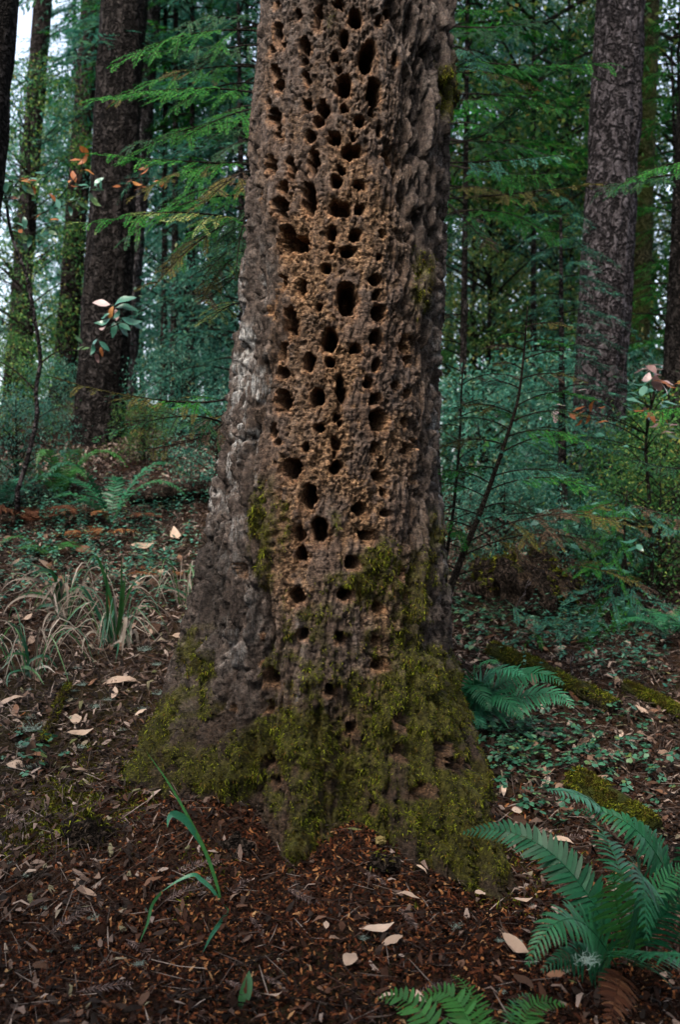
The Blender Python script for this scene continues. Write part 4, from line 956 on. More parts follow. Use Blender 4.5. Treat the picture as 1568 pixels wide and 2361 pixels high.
# ------------------------------------------------------------------ ferns
m_fern = leaf_mat('fern_green', [(0, (.006, .062, .028)), (.5, (.012, .100, .044)), (1, (.030, .145, .055))], .3, .45, .22, per_object=True)
m_fern_l = leaf_mat('fern_light_green', [(0, (.022, .11, .024)), (1, (.050, .17, .040))], .4, .45, .2, per_object=True)
m_fern_b = leaf_mat('fern_bright_teal', [(0, (.014, .11, .065)), (1, (.04, .18, .095))], .35, .4, .3, per_object=True)
m_fern_d = leaf_mat('fern_rust', [(0, (.045, .016, .007)), (.6, (.10, .038, .015)), (1, (.24, .14, .06))], .2, .6, .05)
m_fern_dd = leaf_mat('fern_dead_brown', [(0, (.020, .008, .005)), (.6, (.055, .021, .011)), (1, (.11, .055, .028))], .15, .6, .05)
def frond(parent, p0, pm, p1, W, mat, n=30, nrm=(0, -.25, 1), seed=0, droop=.18, pw=None, stalk=.16, fwd=.35):
    """one fern frond: a rachis through p0, pm, p1 with a pair of pointed, slightly sickle-shaped leaflets at each node"""
    rg = np.random.default_rng(seed)
    p0, pm, p1 = (np.asarray(a, float) for a in (p0, pm, p1))
    pts = bez(p0, 2*pm-.5*p0-.5*p1, p1, 24)
    seg = np.linalg.norm(np.diff(pts, axis=0), axis=1); cum = np.concatenate([[0], np.cumsum(seg)]); tot = cum[-1]
    v0, f0 = tube(pts, np.linspace(.0026, .0007, 24)*max(tot, .3)/.6, 5)
    s = tot*(stalk+(1-stalk)*np.linspace(0, .985, n)); t = (s/tot-stalk)/(1-stalk)
    c = np.stack([np.interp(s, cum, pts[:, q]) for q in range(3)], -1)
    tg = unit(np.gradient(c, axis=0)); nr = np.tile(np.asarray(nrm, float), (n, 1)); nr = unit(nr-tg*np.sum(nr*tg, -1, keepdims=True)); sd = np.cross(tg, nr)
    Ls = W*np.clip(np.minimum(.62+2.4*t, 1.0)*(1-.93*t**2.2), .06, 1)
    pw = pw or tot*(1-stalk)/n*.86
    V, Q, T, nv = [v0], [f0[0]], [f0[1]], len(v0)
    for sg in (1, -1):
        L = (Ls*rg.uniform(.88, 1.08, n))[:, None]
        d = unit(sd*sg+tg*(fwd+.5*t[:, None])+nr*rg.normal(.05, .12, (n, 1))+rg.normal(0, .05, (n, 3)))
        tw = unit(nr+tg*(.25)+rg.normal(0, .12, (n, 3))); wd = unit(np.cross(d, tw))*np.sign(1)
        wd = np.where(np.sum(wd*tg, -1, keepdims=True) < 0, -wd, wd)
        hw = pw*.5*np.clip(.35+1.6*(1-t), .4, 1)[:, None]
        dn = -nr*0+np.array([0, 0, -1.0])
        a = c+wd*hw*.9; b_ = c-wd*hw*.7
        m1 = c+d*L*.45+dn*L*droop*.16; m2 = c+d*L*.8+dn*L*droop*.6+tg*L*.03
        tip = c+d*L+dn*L*droop+tg*L*.07
        up = np.cross(wd, d)*.12*hw
        V.append(np.stack([a, b_, m1+wd*hw*.95+up, m1-wd*hw*.8+up, m2+wd*hw*.55, m2-wd*hw*.5, tip], 1).reshape(-1, 3))
        k = nv+np.arange(n)[:, None]*7
        Q += [k+np.array([[0, 1, 3, 2]]), k+np.array([[2, 3, 5, 4]])]; T.append(k+np.array([[4, 5, 6]])); nv += n*7
    return obj('frond', np.vstack(V), [np.vstack(Q), np.vstack(T)], mat, parent)

def PZ(u, v, Y): return P(u, v, Y)
g = on_ground(1436, 2225)
fern = thing('sword_fern', g, 'large sword fern with broad dark teal fronds, lower right corner', 'fern')
gb = g+np.array([0, 0, .0])
frond(fern, gb, PZ(1270, 1965, 2.72), PZ(1067, 1921, 2.85), .082, m_fern, 34, (0.1, -.9, .75), 1, .15, .017)
frond(fern, gb+[.05, .02, 0], PZ(1425, 1990, 2.75), PZ(1345, 1870, 2.95), .085, m_fern, 30, (.5, -.6, .6), 2, .35)
frond(fern, gb+[.02, 0, 0], PZ(1424, 2090, 2.55), PZ(1416, 2005, 2.42), .115, m_fern_l, 24, (0, -1, .25), 3, .25, .012, .1)
frond(fern, gb+[.03, 0, 0], PZ(1478, 2018, 2.45), PZ(1492, 2165, 2.22), .115, m_fern, 36, (.45, -.75, .6), 4, .35, .013, .12)
frond(fern, gb+[-.02, -.02, 0], PZ(1318, 2118, 2.42), PZ(1216, 2226, 2.28), .098, m_fern, 38, (-.35, -.85, .8), 5, .32, .012, .1)
frond(fern, gb+[-.02, 0, -.01], PZ(1330, 2200, 2.5), PZ(1250, 2238, 2.42), .075, m_fern, 28, (-.2, -.8, .6), 6, .4, .011, .1)
frond(fern, gb+[.02, -.03, 0], PZ(1500, 2195, 2.4), PZ(1610, 2225, 2.2), .10, m_fern, 26, (.1, -.5, .9), 7, .3, .014, .1)
frond(fern, gb+[.05, .05, 0], PZ(1530, 2110, 2.6), PZ(1600, 2050, 2.5), .10, m_fern, 26, (.1, -.8, .6), 8, .35)
frond(fern, gb+[.05, .05, 0], PZ(1500, 2080, 2.65), PZ(1580, 1990, 2.7), .085, m_fern, 26, (.3, -.8, .6), 9, .3)
frond(fern, gb+[-.01, -.04, 0], PZ(1420, 2300, 2.35), PZ(1405, 2390, 2.22), .07, m_fern_dd, 26, (0, -.8, .7), 10, .2)
g = on_ground(1560, 2075)
fern2 = thing('sword_fern', g, 'sword fern with a bright fanned tip curling forward beside the mossy log', 'fern')
frond(fern2, g, PZ(1470, 1915, 2.95), PZ(1330, 1868, 3.02), .085, m_fern, 34, (.25, -.8, .7), 11, .4, .016, .08)
frond(fern2, PZ(1400, 1880, 3.0), PZ(1345, 1835, 2.92), PZ(1262, 1822, 2.70), .075, m_fern_b, 16, (.2, -.35, 1), 12, .3, .013, .04, .9)
frond(fern2, g+[0, .05, 0], PZ(1500, 1930, 3.1), PZ(1390, 1870, 3.3), .07, m_fern, 30, (.1, -.6, .8), 13, .4)
frond(fern2, g, PZ(1590, 1960, 2.9), PZ(1640, 1900, 2.9), .08, m_fern, 26, (0, -.7, .7), 14, .3)
g = np.array([.30, 2.05, 0.0]); g[2] = ground_h(g[0], g[1])
fern3 = thing('sword_fern', g, 'light green fern fronds rising from below the bottom edge', 'fern')
frond(fern3, g+[-.05, .02, 0], PZ(968, 2330, 2.24), PZ(872, 2303, 2.38), .05, m_fern_l, 16, (0, -.8, .6), 21, .05, .019, .25)
frond(fern3, g, PZ(1060, 2312, 2.26), PZ(962, 2308, 2.36), .055, m_fern_l, 22, (0, -.8, .6), 22, .05, .016, .2)
frond(fern3, g+[.03, .02, 0], PZ(1095, 2310, 2.36), PZ(1040, 2248, 2.5), .060, m_fern_l, 30, (0, -.6, .8), 23, .15, .009, .1)
g = np.array([.42, 2.08, 0.0]); g[2] = ground_h(g[0], g[1])
fern4 = thing('sword_fern', g, 'small fern frond at the bottom edge pointing right', 'fern')
frond(fern4, g, PZ(1215, 2338, 2.27), PZ(1302, 2318, 2.35), .060, m_fern_l, 26, (0, -.7, .8), 24, .12, .013, .1)
frond(fern4, g+[-.03, 0, 0], PZ(1180, 2345, 2.3), PZ(1225, 2290, 2.42), .045, m_fern, 24, (0, -.7, .8), 25, .2, .010, .1)
g = on_ground(1055, 1668)
fern5 = thing('sword_fern', g, 'teal fern spreading right from behind the base of the pecked trunk', 'fern')
for k, (a, b_, W) in enumerate([((1235, 1600), (1320, 1632), .13), ((1190, 1560), (1300, 1578), .12), ((1130, 1600), (1205, 1660), .12), ((1130, 1555), (1212, 1560), .11), ((1090, 1580), (1130, 1640), .10), ((1100, 1545), (1150, 1530), .10), ((1080, 1640), (1120, 1680), .08)]):
    frond(fern5, g+[.01*k, 0, 0], PZ(*a, g[1]-.12), PZ(*b_, g[1]-.28), W, m_fern if k % 3 else m_fern_b, 30, (0.1, -.6, .9), 30+k, .25)
def fern_clump(name, label, u, v, L, n, mat, seed, cat='fern', W=.2, up=.75, group=None, dead=0):
    g = on_ground(u, v); t = thing(name, g, label, cat, group); rg = np.random.default_rng(seed)
    for k in range(n):
        a = k*2*np.pi/n+rg.normal(0, .25); l = L*rg.uniform(.7, 1.15)
        o = np.array([math.cos(a), math.sin(a)*.8, 0]); h = l*up*rg.uniform(.7, 1.2)
        mt = (m_fern_d if k % 2 else m_fern_dd) if k >= n-dead else mat
        if k >= n-dead: h *= .35
        frond(t, g, g+o*l*.5+[0, 0, h*.8], g+o*l+[0, 0, h*.55], l*W, mt, 24, (-o[0]*.3, -o[1]*.3-.2, 1), seed*10+k, .2)
    return t
fern_clump('sword_fern', 'green fern with arching fronds below the fallen log on the left', 255, 1212, .50, 9, m_fern, 61, dead=2, W=.17)
fern_clump('sword_fern', 'upright green fern left of the fallen log', 138, 1155, .50, 8, m_fern_l, 62, W=.17)
fern_clump('sword_fern', 'teal fern at the left edge of the slope', 8, 1180, .45, 7, m_fern_b, 63, W=.18)
fern_clump('dead_fern', 'heap of red-brown dead fern fronds on the left slope', 75, 1215, .52, 10, m_fern_dd, 64, W=.2, up=.35)
fern_clump('dead_fern', 'rust-orange withered fern beside the green fern on the left', 215, 1250, .36, 6, m_fern_d, 65, W=.2, up=.3)
fern_clump('dead_fern', 'small rust-coloured fern close to the left side of the pecked trunk', 380, 1335, .28, 5, m_fern_d, 66, W=.2, up=.25)
fern_clump('sword_fern', 'low olive fern above the grass clump on the left', 110, 1285, .30, 7, m_fern_l, 67, W=.18, up=.4)
fern_clump('sword_fern', 'bright green fern standing behind the rotten stump', 1365, 1360, .42, 6, m_fern_l, 68, W=.2, up=1.1)
fern_clump('sword_fern', 'teal fern with flat fronds right of the rotten stump', 1450, 1345, .42, 7, m_fern, 69, W=.18, up=.5)
fern_clump('sword_fern', 'dim fern in the shade at the right edge', 1545, 1470, .45, 7, m_fern, 70, W=.18, up=.5)
fern_clump('sword_fern', 'dim green fern behind the leaning sapling', 1250, 1200, .75, 8, m_fern_l, 71, W=.16, up=1.0)

# ------------------------------------------------------------------ logs, stump, clods
def log_thing(name, label, p0, p1, r0, r1, mat, seed, moss_n=0, cat='log', bend=.04):
    p0, p1 = np.asarray(p0, float), np.asarray(p1, float); L = np.linalg.norm(p1-p0); n = 26; k = 14
    mid = .5*(p0+p1)+[0, 0, bend*L]; pts = bez(p0, mid, p1, n)
    t = unit(np.gradient(pts, axis=0)); a = unit(np.cross(t, [0, 0, 1.])); b_ = np.cross(a, t)
    th = np.arange(k)*2*np.pi/k; T, A = np.meshgrid(np.linspace(0, 1, n), th, indexing='ij')
    rr = (r0*(1-T)+r1*T)*(1+.35*(fbm(np.cos(A)*1.5+seed, T*L*9, 3, seed, z=np.sin(A)*1.5)-.5))
    v = pts[:, None]+rr[..., None]*(np.cos(A)[..., None]*a[:, None]+np.sin(A)[..., None]*b_[:, None])
    i = np.arange(n-1)[:, None]; j = np.arange(k)[None]; j2 = (j+1) % k
    q = np.stack([i*k+j, i*k+j2, (i+1)*k+j2, (i+1)*k+j], -1).reshape(-1, 4)
    vv = np.vstack([v.reshape(-1, 3), pts[0], pts[-1]]); jj = np.arange(k)
    caps = np.vstack([np.stack([np.full(k, n*k), (jj+1) % k, jj], -1), np.stack([np.full(k, n*k+1), (n-1)*k+jj, (n-1)*k+(jj+1) % k], -1)])
    t_ = thing(name, p0, label, cat); obj('wood', vv, [q, caps], mat, t_, smooth=True)
    if moss_n:
        rg = np.random.default_rng(seed); s = rg.random(moss_n); th = rg.normal(np.pi/2, .9, moss_n)
        ii = s*(n-1); i0 = ii.astype(int).clip(0, n-2); f_ = (ii-i0)[:, None]
        c = pts[i0]*(1-f_)+pts[i0+1]*f_; nn = np.cos(th)[:, None]*a[i0]+np.sin(th)[:, None]*b_[i0]
        keep = vn(s*L*14, th*2, 0, seed) > .38
        c = (c+nn*(r0*(1-s)+r1*s)[:, None])[keep]; nn = nn[keep]
        v, f = blades(c, unit(nn+rg.normal(0, .6, c.shape)), rg.normal(0, 1, c.shape), rg.uniform(.008, .024, len(c)), rg.uniform(.002, .004, len(c)), rg.uniform(.2, .9, len(c)), rg)
        tag(obj('moss', v, f, m_moss, t_), kind='stuff')
    return t_
def og(u, v, dz=0.0): return on_ground(u, v)+np.array([0, 0, dz])
log_thing('fallen_log', 'dark fallen log lying across the slope left of the pecked trunk', og(300, 1172, .07), og(545, 1160, .10), .05, .065, m_log, 301)
log_thing('fallen_log', 'mossy log slanting down behind the fern right of the pecked trunk', og(1135, 1512, .03), og(1420, 1650, .03), .045, .04, m_log_moss, 302, 5000)
log_thing('fallen_log', 'thick mossy log half sunk by the bright fern tip on the right', og(1325, 1815, .02), og(1500, 1935, .02), .055, .06, m_log_moss, 303, 6000)
log_thing('fallen_log', 'dark log end poking in at the right edge above the big fern', og(1500, 2010, .02), og(1640, 1985, .03), .035, .045, m_log, 304)
log_thing('fallen_log', 'slim mossy log in the leaf litter at the right edge', og(1440, 1595, .02), og(1580, 1660, .02), .03, .03, m_log_moss, 305, 4000)
log_thing('mossy_stick', 'short broken stick capped with bright moss on the left slope', og(100, 1720, .01), og(158, 1605, .05), .018, .014, m_log, 306, 900, 'stick')

def lump(name, label, c, size, mat, seed, cat, moss_n=0, rough=.5, freq=2.2, part='wood'):
    n, k = 40, 60
    ph = np.linspace(.02, np.pi-.02, n); th = np.arange(k)*2*np.pi/k; PH, A = np.meshgrid(ph, th, indexing='ij')
    d = np.stack([np.sin(PH)*np.cos(A), np.sin(PH)*np.sin(A), np.cos(PH)], -1)
    r = 1+rough*(fbm(d[..., 0]*freq+seed, d[..., 1]*freq, 4, seed, z=d[..., 2]*freq)-.5)*2
    v = np.asarray(c)+d*r[..., None]*np.asarray(size)
    i = np.arange(n-1)[:, None]; j = np.arange(k)[None]; j2 = (j+1) % k
    q = np.stack([i*k+j, (i+1)*k+j, (i+1)*k+j2, i*k+j2], -1).reshape(-1, 4)
    t = thing(name, c, label, cat); obj(part, v.reshape(-1, 3), q, mat, t, smooth=True)
    if moss_n:
        rg = np.random.default_rng(seed); ii = rg.integers(0, n*k, moss_n); vv = v.reshape(-1, 3)[ii]; dd = d.reshape(-1, 3)[ii]
        keep = (vn(vv[:, 0]*5, vv[:, 1]*5, vv[:, 2]*5, seed) > .5) & (dd[:, 2] > -.2)
        vv, dd = vv[keep]+rg.normal(0, .006, (keep.sum(), 3)), dd[keep]
        v2, f2 = blades(vv, unit(dd+rg.normal(0, .6, vv.shape)), rg.normal(0, 1, vv.shape), rg.uniform(.015, .045, len(vv)), rg.uniform(.003, .007, len(vv)), rg.uniform(.3, 1, len(vv)), rg)
        tag(obj('moss', v2, f2, m_moss, t), kind='stuff')
    return t
g = og(1215, 1405); lump('rotten_stump', 'low rotten stump with mossy sides behind the leaning sapling', g+[0, .2, .0], (.30, .28, .30), m_log, 311, 'stump', 16000, .8, 3.0)
g = og(195, 1945); lump('bark_chunk', 'dark purplish slab of bark bedded in the litter at the left', g+[0, .03, .005], (.085, .06, .075), m_log, 312, 'bark chunk', 300, .4, 3)
g = og(545, 1975); lump('bark_chunk', 'dark broken bark chunk before the mossy roots', g+[0, .03, -.01], (.05, .035, .055), m_log, 313, 'bark chunk', 0, .75, 2.2)
m_fung = leaf_mat('yellow_fungus', [(0, (.10, .075, .02)), (1, (.16, .12, .04))], .1, .6, .3)
g = og(878, 1955); lump('fungus', 'small yellow lumpy fungus in the hollow between the roots', g+[0, 0, .02], (.018, .016, .013), m_fung, 314, 'fungus', 0, .6, 3, 'cap')
g = og(885, 2000); lump('soil_clod', 'crumbly grey soil clod below the yellow fungus', g+[0, 0, .005], (.05, .045, .03), m_log, 315, 'soil clod', 60, .7, 4, 'soil')

# ------------------------------------------------------------------ litter
def flakes(c, yaw, tilt, L, W, bend, nrm, rg):
    """bent chips or leaf scraps: 6 vertices, 4 triangles"""
    m = len(c); a = np.stack([np.cos(yaw), np.sin(yaw), 0*yaw], -1); a = unit(a-nrm*np.sum(a*nrm, -1, keepdims=True))
    s = np.cross(nrm, a); nn = unit(nrm+a*tilt[:, None]+s*rg.normal(0, .35, (m, 1))); a = unit(a-nn*np.sum(a*nn, -1, keepdims=True)); s = np.cross(nn, a)
    L = L[:, None]*.5; W = W[:, None]*.5; bnd = bend[:, None]*L
    v = np.stack([c-a*L-s*W*.35, c-a*L+s*W*.35-nn*bnd*.2, c+s*W+nn*bnd, c-s*W+nn*bnd*.9, c+a*L+s*W*.3, c+a*L-s*W*.35+nn*bnd*.3], 1)
    k = np.arange(m)[:, None]*6
    return v.reshape(-1, 3), [k+np.array([[0, 3, 2, 1]]), k+np.array([[3, 5, 4, 2]])]
def spots(n, y0, y1, margin=.12, dens=None):
    out = []; got = 0
    while got < n:
        y = np.sqrt(rng.uniform(y0**2, y1**2, n*2)); x = rng.uniform(-1, 1, n*2)*(.345*y+margin)
        ok = (np.hypot(x+.02, (y-T_Y)) > .42)
        if dens is not None: ok &= rng.random(n*2) < dens(x, y)
        out.append(np.stack([x[ok], y[ok]], -1)); got += ok.sum()
    return np.concatenate(out)[:n]
m_chip = leaf_mat('wood_chips', [(0, (.004, .002, .0015)), (.45, (.014, .005, .003)), (.70, (.048, .014, .006)), (.87, (.11, .036, .014)), (.96, (.20, .085, .032)), (1, (.30, .18, .09))], 0, .8, .05)
m_litter = leaf_mat('leaf_litter', [(0, (.006, .0045, .004)), (.45, (.020, .013, .010)), (.66, (.060, .037, .028)), (.82, (.15, .105, .086)), (.94, (.29, .225, .195)), (1, (.07, .08, .025))], .1, .7, .08)
m_stick = leaf_mat('fine_sticks', [(0, (.007, .005, .0045)), (.55, (.025, .018, .015)), (.88, (.08, .062, .054)), (1, (.22, .18, .16))], 0, .8, .05)
mound = lambda x, y: np.clip(1.15*np.exp(-((x-.02)/.95)**2-((y-3.0)/.75)**2)+.35*(y < 2.9), 0, 1)
q = spots(34000, 1.95, 4.4, .1, mound); z = ground_h(q[:, 0], q[:, 1]); m = len(q)
v, f = flakes(np.column_stack([q, z+.003+.008*rng.random(m)]), rng.uniform(0, 6.28, m), rng.normal(0, .75, m), rng.uniform(.007, .021, m)*rng.choice([.7, 1, 1.5], m), rng.uniform(.004, .012, m), rng.normal(0, .35, m), gnormal(q[:, 0], q[:, 1]), rng)
tag(obj('wood_chips', v, f, m_chip, None, (0, 3, 0)), kind='stuff')
m_chunk = leaf_mat('bark_scraps', [(0, (.005, .003, .002)), (.6, (.022, .011, .008)), (.9, (.06, .030, .020)), (1, (.12, .07, .05))], 0, .9, .04)
q = spots(1600, 1.95, 5.5, .1, lambda x, y: fbm(x*5, y*5, 2, 91) > .5); z = ground_h(q[:, 0], q[:, 1]); m = len(q)
v, f = flakes(np.column_stack([q, z+.008+.012*rng.random(m)]), rng.uniform(0, 6.28, m), rng.normal(0, .6, m), rng.uniform(.02, .055, m), rng.uniform(.008, .024, m), rng.normal(.1, .5, m), gnormal(q[:, 0], q[:, 1]), rng)
tag(obj('bark_scraps', v, f, m_chunk, None, (0, 3, 0)), kind='stuff')
q = spots(46000, 2.0, 9.0, .15, lambda x, y: np.clip(1.05-mound(x, y)*.95, .03, 1)); z = ground_h(q[:, 0], q[:, 1]); m = len(q)
v, f = flakes(np.column_stack([q, z+.004+.02*rng.random(m)**2]), rng.uniform(0, 6.28, m), rng.normal(0, .55, m), rng.uniform(.014, .060, m), rng.uniform(.005, .022, m), rng.normal(.1, .45, m), gnormal(q[:, 0], q[:, 1]), rng)
tag(obj('leaf_litter', v, f, m_litter, None, (0, 5, 0)), kind='stuff')
q = spots(26000, 2.0, 7.5, .15, lambda x, y: .35+.65*(1-mound(x, y))); z = ground_h(q[:, 0], q[:, 1]); m = len(q)
v, f = flakes(np.column_stack([q, z+.010+.02*rng.random(m)]), rng.uniform(0, 6.28, m), rng.normal(0, .2, m), rng.uniform(.03, .15, m), rng.uniform(.0015, .004, m), rng.normal(0, .06, m), gnormal(q[:, 0], q[:, 1]), rng)
tag(obj('fine_sticks', v, f, m_stick, None, (0, 5, 0)), kind='stuff')
# moss on the ground round the roots
def ground_moss(u, v_, su, sv, n, Lm=.03):
    uu, vv = rng.normal(u, su, n), rng.normal(v_, sv, n); out = []
    g = on_ground(u, v_); Yc = g[1]
    x = (uu-784)/F*Yc; y = Yc - (vv-v_)*Yc*Yc/F/CAM_H*.8
    ok = fbm(x*12, y*12, 3, 77) > .46
    return np.column_stack([x[ok], y[ok], ground_h(x[ok], y[ok])])
c = np.vstack([ground_moss(*a) for a in [(290, 1740, 60, 50, 5000), (120, 1850, 60, 40, 5000), (190, 1830, 40, 25, 2500), (460, 2050, 30, 40, 900), (940, 2090, 14, 12, 200), (250, 1860, 60, 20, 1500), (1150, 2020, 50, 40, 2600), (1280, 1960, 30, 15, 800), (60, 1930, 50, 20, 1600), (1300, 1430, 60, 20, 1500)]])
d = unit(rng.normal(0, .6, c.shape)+[0, -.2, 1]); v, f = blades(c, d, rng.normal(0, 1, c.shape), rng.uniform(.010, .034, len(c)), rng.uniform(.002, .004, len(c)), rng.uniform(.3, 1, len(c)), rng)
tag(obj('ground_moss', v, f, m_moss, None, (0, 4, 0)), kind='stuff')

# clover-leaved ground cover on the right and small green seedlings
m_clover = leaf_mat('clover_green', [(0, (.007, .045, .022)), (.5, (.018, .095, .055)), (.85, (.045, .15, .080)), (1, (.10, .13, .03))], .3, .4, .5)
mb_v, mb_f, nn = [], [], 0
for (u, v_, su, sv, n) in [(1170, 1700, 60, 45, 260), (1260, 1760, 90, 40, 220), (1380, 1700, 100, 40, 170), (1120, 1420, 70, 30, 220), (1200, 1450, 60, 30, 160), (1290, 1900, 20, 10, 22), (1500, 1820, 50, 40, 60), (1090, 1480, 30, 40, 80), (1230, 1860, 30, 25, 30), (1420, 1430, 90, 30, 90), (330, 1370, 60, 20, 40), (380, 1290, 40, 30, 60), (60, 1760, 50, 30, 30), (1500, 1530, 50, 40, 60)]:
    for _ in range(int(n*.62)):
        g = on_ground(rng.normal(u, su), rng.normal(v_, sv)); h = rng.uniform(.02, .09); s = rng.uniform(.009, .027)
        p = g+[rng.normal(0, .01), rng.normal(0, .01), h]; a0 = rng.uniform(0, 6.28); tl = rng.normal(0, .25, 2)
        for q in range(3):
            a = a0+q*2.094; r_ = np.array([math.cos(a), math.sin(a), 0]); s_ = np.array([-r_[1], r_[0], 0]); pts = []
            for aa, bb in ((.05, 0), (.7, .62), (1.1, .42), (.92, 0), (1.1, -.42), (.7, -.62)):
                w_ = p+s*(r_*aa+s_*bb); w_[2] += tl[0]*(w_[0]-p[0])+tl[1]*(w_[1]-p[1])-.25*s*aa+.2*s*abs(bb); pts.append(w_)
            mb_v += pts; mb_f += [[nn, nn+1, nn+2, nn+3], [nn, nn+3, nn+4, nn+5]]; nn += 6
tag(obj('clover_ground_cover', np.array(mb_v), [np.array(mb_f)], m_clover, None, (1, 4, 0)), kind='stuff')

sv_, sf_, sn_ = [], [], 0
for (u, v_, su, sv2, n) in [(200, 1230, 130, 50, 150), (60, 1330, 70, 40, 60), (330, 1330, 70, 60, 80), (380, 1180, 50, 30, 60), (100, 1180, 80, 25, 80), (1420, 1500, 90, 60, 70), (1300, 1480, 90, 40, 60)]:
    for _ in range(n):
        g = on_ground(np.clip(rng.normal(u, su), -20, 1580), rng.normal(v_, sv2)); h = rng.uniform(.05, .20); n_l = int(rng.integers(5, 12)); a0 = rng.uniform(0, 6.28)
        ln_ = rng.normal(0, .3, 2)*h
        tt = np.linspace(.25, 1, n_l); c = g+np.stack([tt*ln_[0], tt*ln_[1], tt*h], -1); aa = a0+np.arange(n_l)*2.4
        d = unit(np.stack([np.cos(aa), np.sin(aa), rng.normal(.1, .3, n_l)], -1)); v, f = leaves(c, d, unit(rng.normal(0, .3, (n_l, 3))+[0, 0, 1]), rng.uniform(.018, .045, n_l), rng.uniform(.010, .022, n_l))
        sv_.append(v); sf_ += [a+sn_ for a in f]; sn_ += len(v)
tag(obj('seedling_ground_cover', np.vstack(sv_), [np.vstack(sf_)], m_teal, None, (0, 5, 0)), kind='stuff')

# ------------------------------------------------------------------ fallen leaves, each a thing
m_fl = [leaf_mat('tan_leaf', [(0, (.085, .052, .038)), (.45, (.20, .135, .105)), (.8, (.32, .24, .20)), (1, (.42, .34, .30))], .1, .55, .15, per_object=True), leaf_mat('pale_leaf', [(0, (.26, .19, .15)), (1, (.40, .31, .26))], .1, .55, .2, per_object=True),
        leaf_mat('brown_leaf', [(0, (.030, .017, .012)), (.6, (.085, .045, .030)), (1, (.18, .095, .060))], .1, .55, .1, per_object=True)]
FLV = {}
for k in range(6):
    for mi in range(3):
        v, f = leaf_shape(1.0, [.34, .42, .30, .5, .38, .62][k], 50+k, [.15, .25, .1, .12, .3, .08][k], [.35, .5, .8, .25, .55, .2][k], 7, .006)
        FLV[(k, mi)] = mesh_data('fallen_leaf', v, f, m_fl[mi], smooth=True)
def fallen(u, v_, px, ang, label, group=None, k=0, mi=0, tilt=.15, lift=.012):
    g = on_ground(u, v_); n = gnormal(g[0:1], g[1:2])[0]; n = unit(n+rng.normal(0, tilt, 3)+[0, -.12, 0])
    d = np.array([math.cos(ang), math.sin(ang), 0]); d = unit(d-n*np.dot(d, n)); L = px/F*g[1]
    o = put('fallen_leaf', FLV[(k, mi)]); fr = frame_of(d, n)
    o.rotation_euler = Matrix([list(r) for r in fr]).to_4x4().to_euler(); o.location = tuple(g+n*lift-d*L*.5); o.scale = (L,)*3
    return tag(o, label, 'leaf', group)
for u, v_, px, a, k, mi, lab in [
        (806, 2237, 60, 1.1, 5, 0, 'broad pale tan leaf lying flat, low in the middle of the litter'), (877, 2167, 72, .25, 1, 0, 'grey-tan toothed leaf right of and above the broad pale leaf'),
        (908, 2190, 54, .5, 3, 0, 'torn tan leaf just below the grey-tan toothed leaf'), (940, 2086, 62, -.5, 0, 0, 'narrow curled tan leaf under the right mossy root'),
        (1100, 2078, 40, .9, 3, 0, 'pale two-lobed leaf at the foot of the right mossy root'), (1208, 2100, 44, .15, 1, 0, 'small tan leaf left of the large fern'),
        (1190, 2208, 84, -.95, 1, 0, 'long ribbed tan leaf beside the tip of the large fern frond'), (1207, 2288, 62, -.9, 3, 1, 'rounded brown leaf below the long ribbed leaf'),
        (1280, 2268, 50, .4, 3, 1, 'dark brown leaf in the shade under the large fern'), (975, 2335, 64, 1.9, 1, 0, 'pinkish leaf under the light green fronds at the bottom'),
        (900, 2322, 44, .1, 0, 0, 'half hidden pale leaf by the light green frond tip'), (1345, 2087, 66, -.25, 0, 0, 'tan leaf tucked behind the upright light green frond'),
        (1299, 1949, 52, -.4, 2, 0, 'thin pale curled leaf above the long left fern frond'), (966, 2018, 34, -.5, 2, 0, 'small cream curled leaf on the chip mound'),
        (1160, 1832, 40, 1.6, 2, 0, 'pinkish curled leaf against the right side of the mossy base'), (280, 1577, 88, .25, 2, 0, 'long pale curved leaf on the slope beside the left root'),
        (173, 1670, 46, 1.7, 5, 0, 'cupped pale leaf on the left slope above the lichen'), (187, 1708, 58, .35, 1, 0, 'tan leaf below the cupped pale leaf on the left'),
        (328, 1655, 30, .7, 3, 0, 'small mauve leaf above the left mossy root'), (356, 2052, 50, .6, 0, 1, 'rust-brown leaf under the bent grass leaf'),
        (408, 1244, 58, 1.9, 1, 0, 'orange-tan leaf standing by the upper left side of the trunk'), (330, 1270, 52, .3, 1, 0, 'pale leaf on the slope below the green fern'),
        (25, 1625, 70, .5, 2, 0, 'long tan leaf at the left edge of the slope'), (420, 1480, 46, .4, 1, 0, 'tan leaf against the left root'), (95, 2100, 70, .2, 2, 1, 'dark purple-brown curled leaf low on the left'),
        (1210, 1285, 50, .35, 2, 0, 'pale curled leaf on top of the rotten stump'), (560, 2180, 36, .7, 0, 1, 'orange-brown leaf near the lone grass leaf tip')]:
    fallen(u, v_, px, a, lab, None, k, 2 if mi else 1, .08, .030)
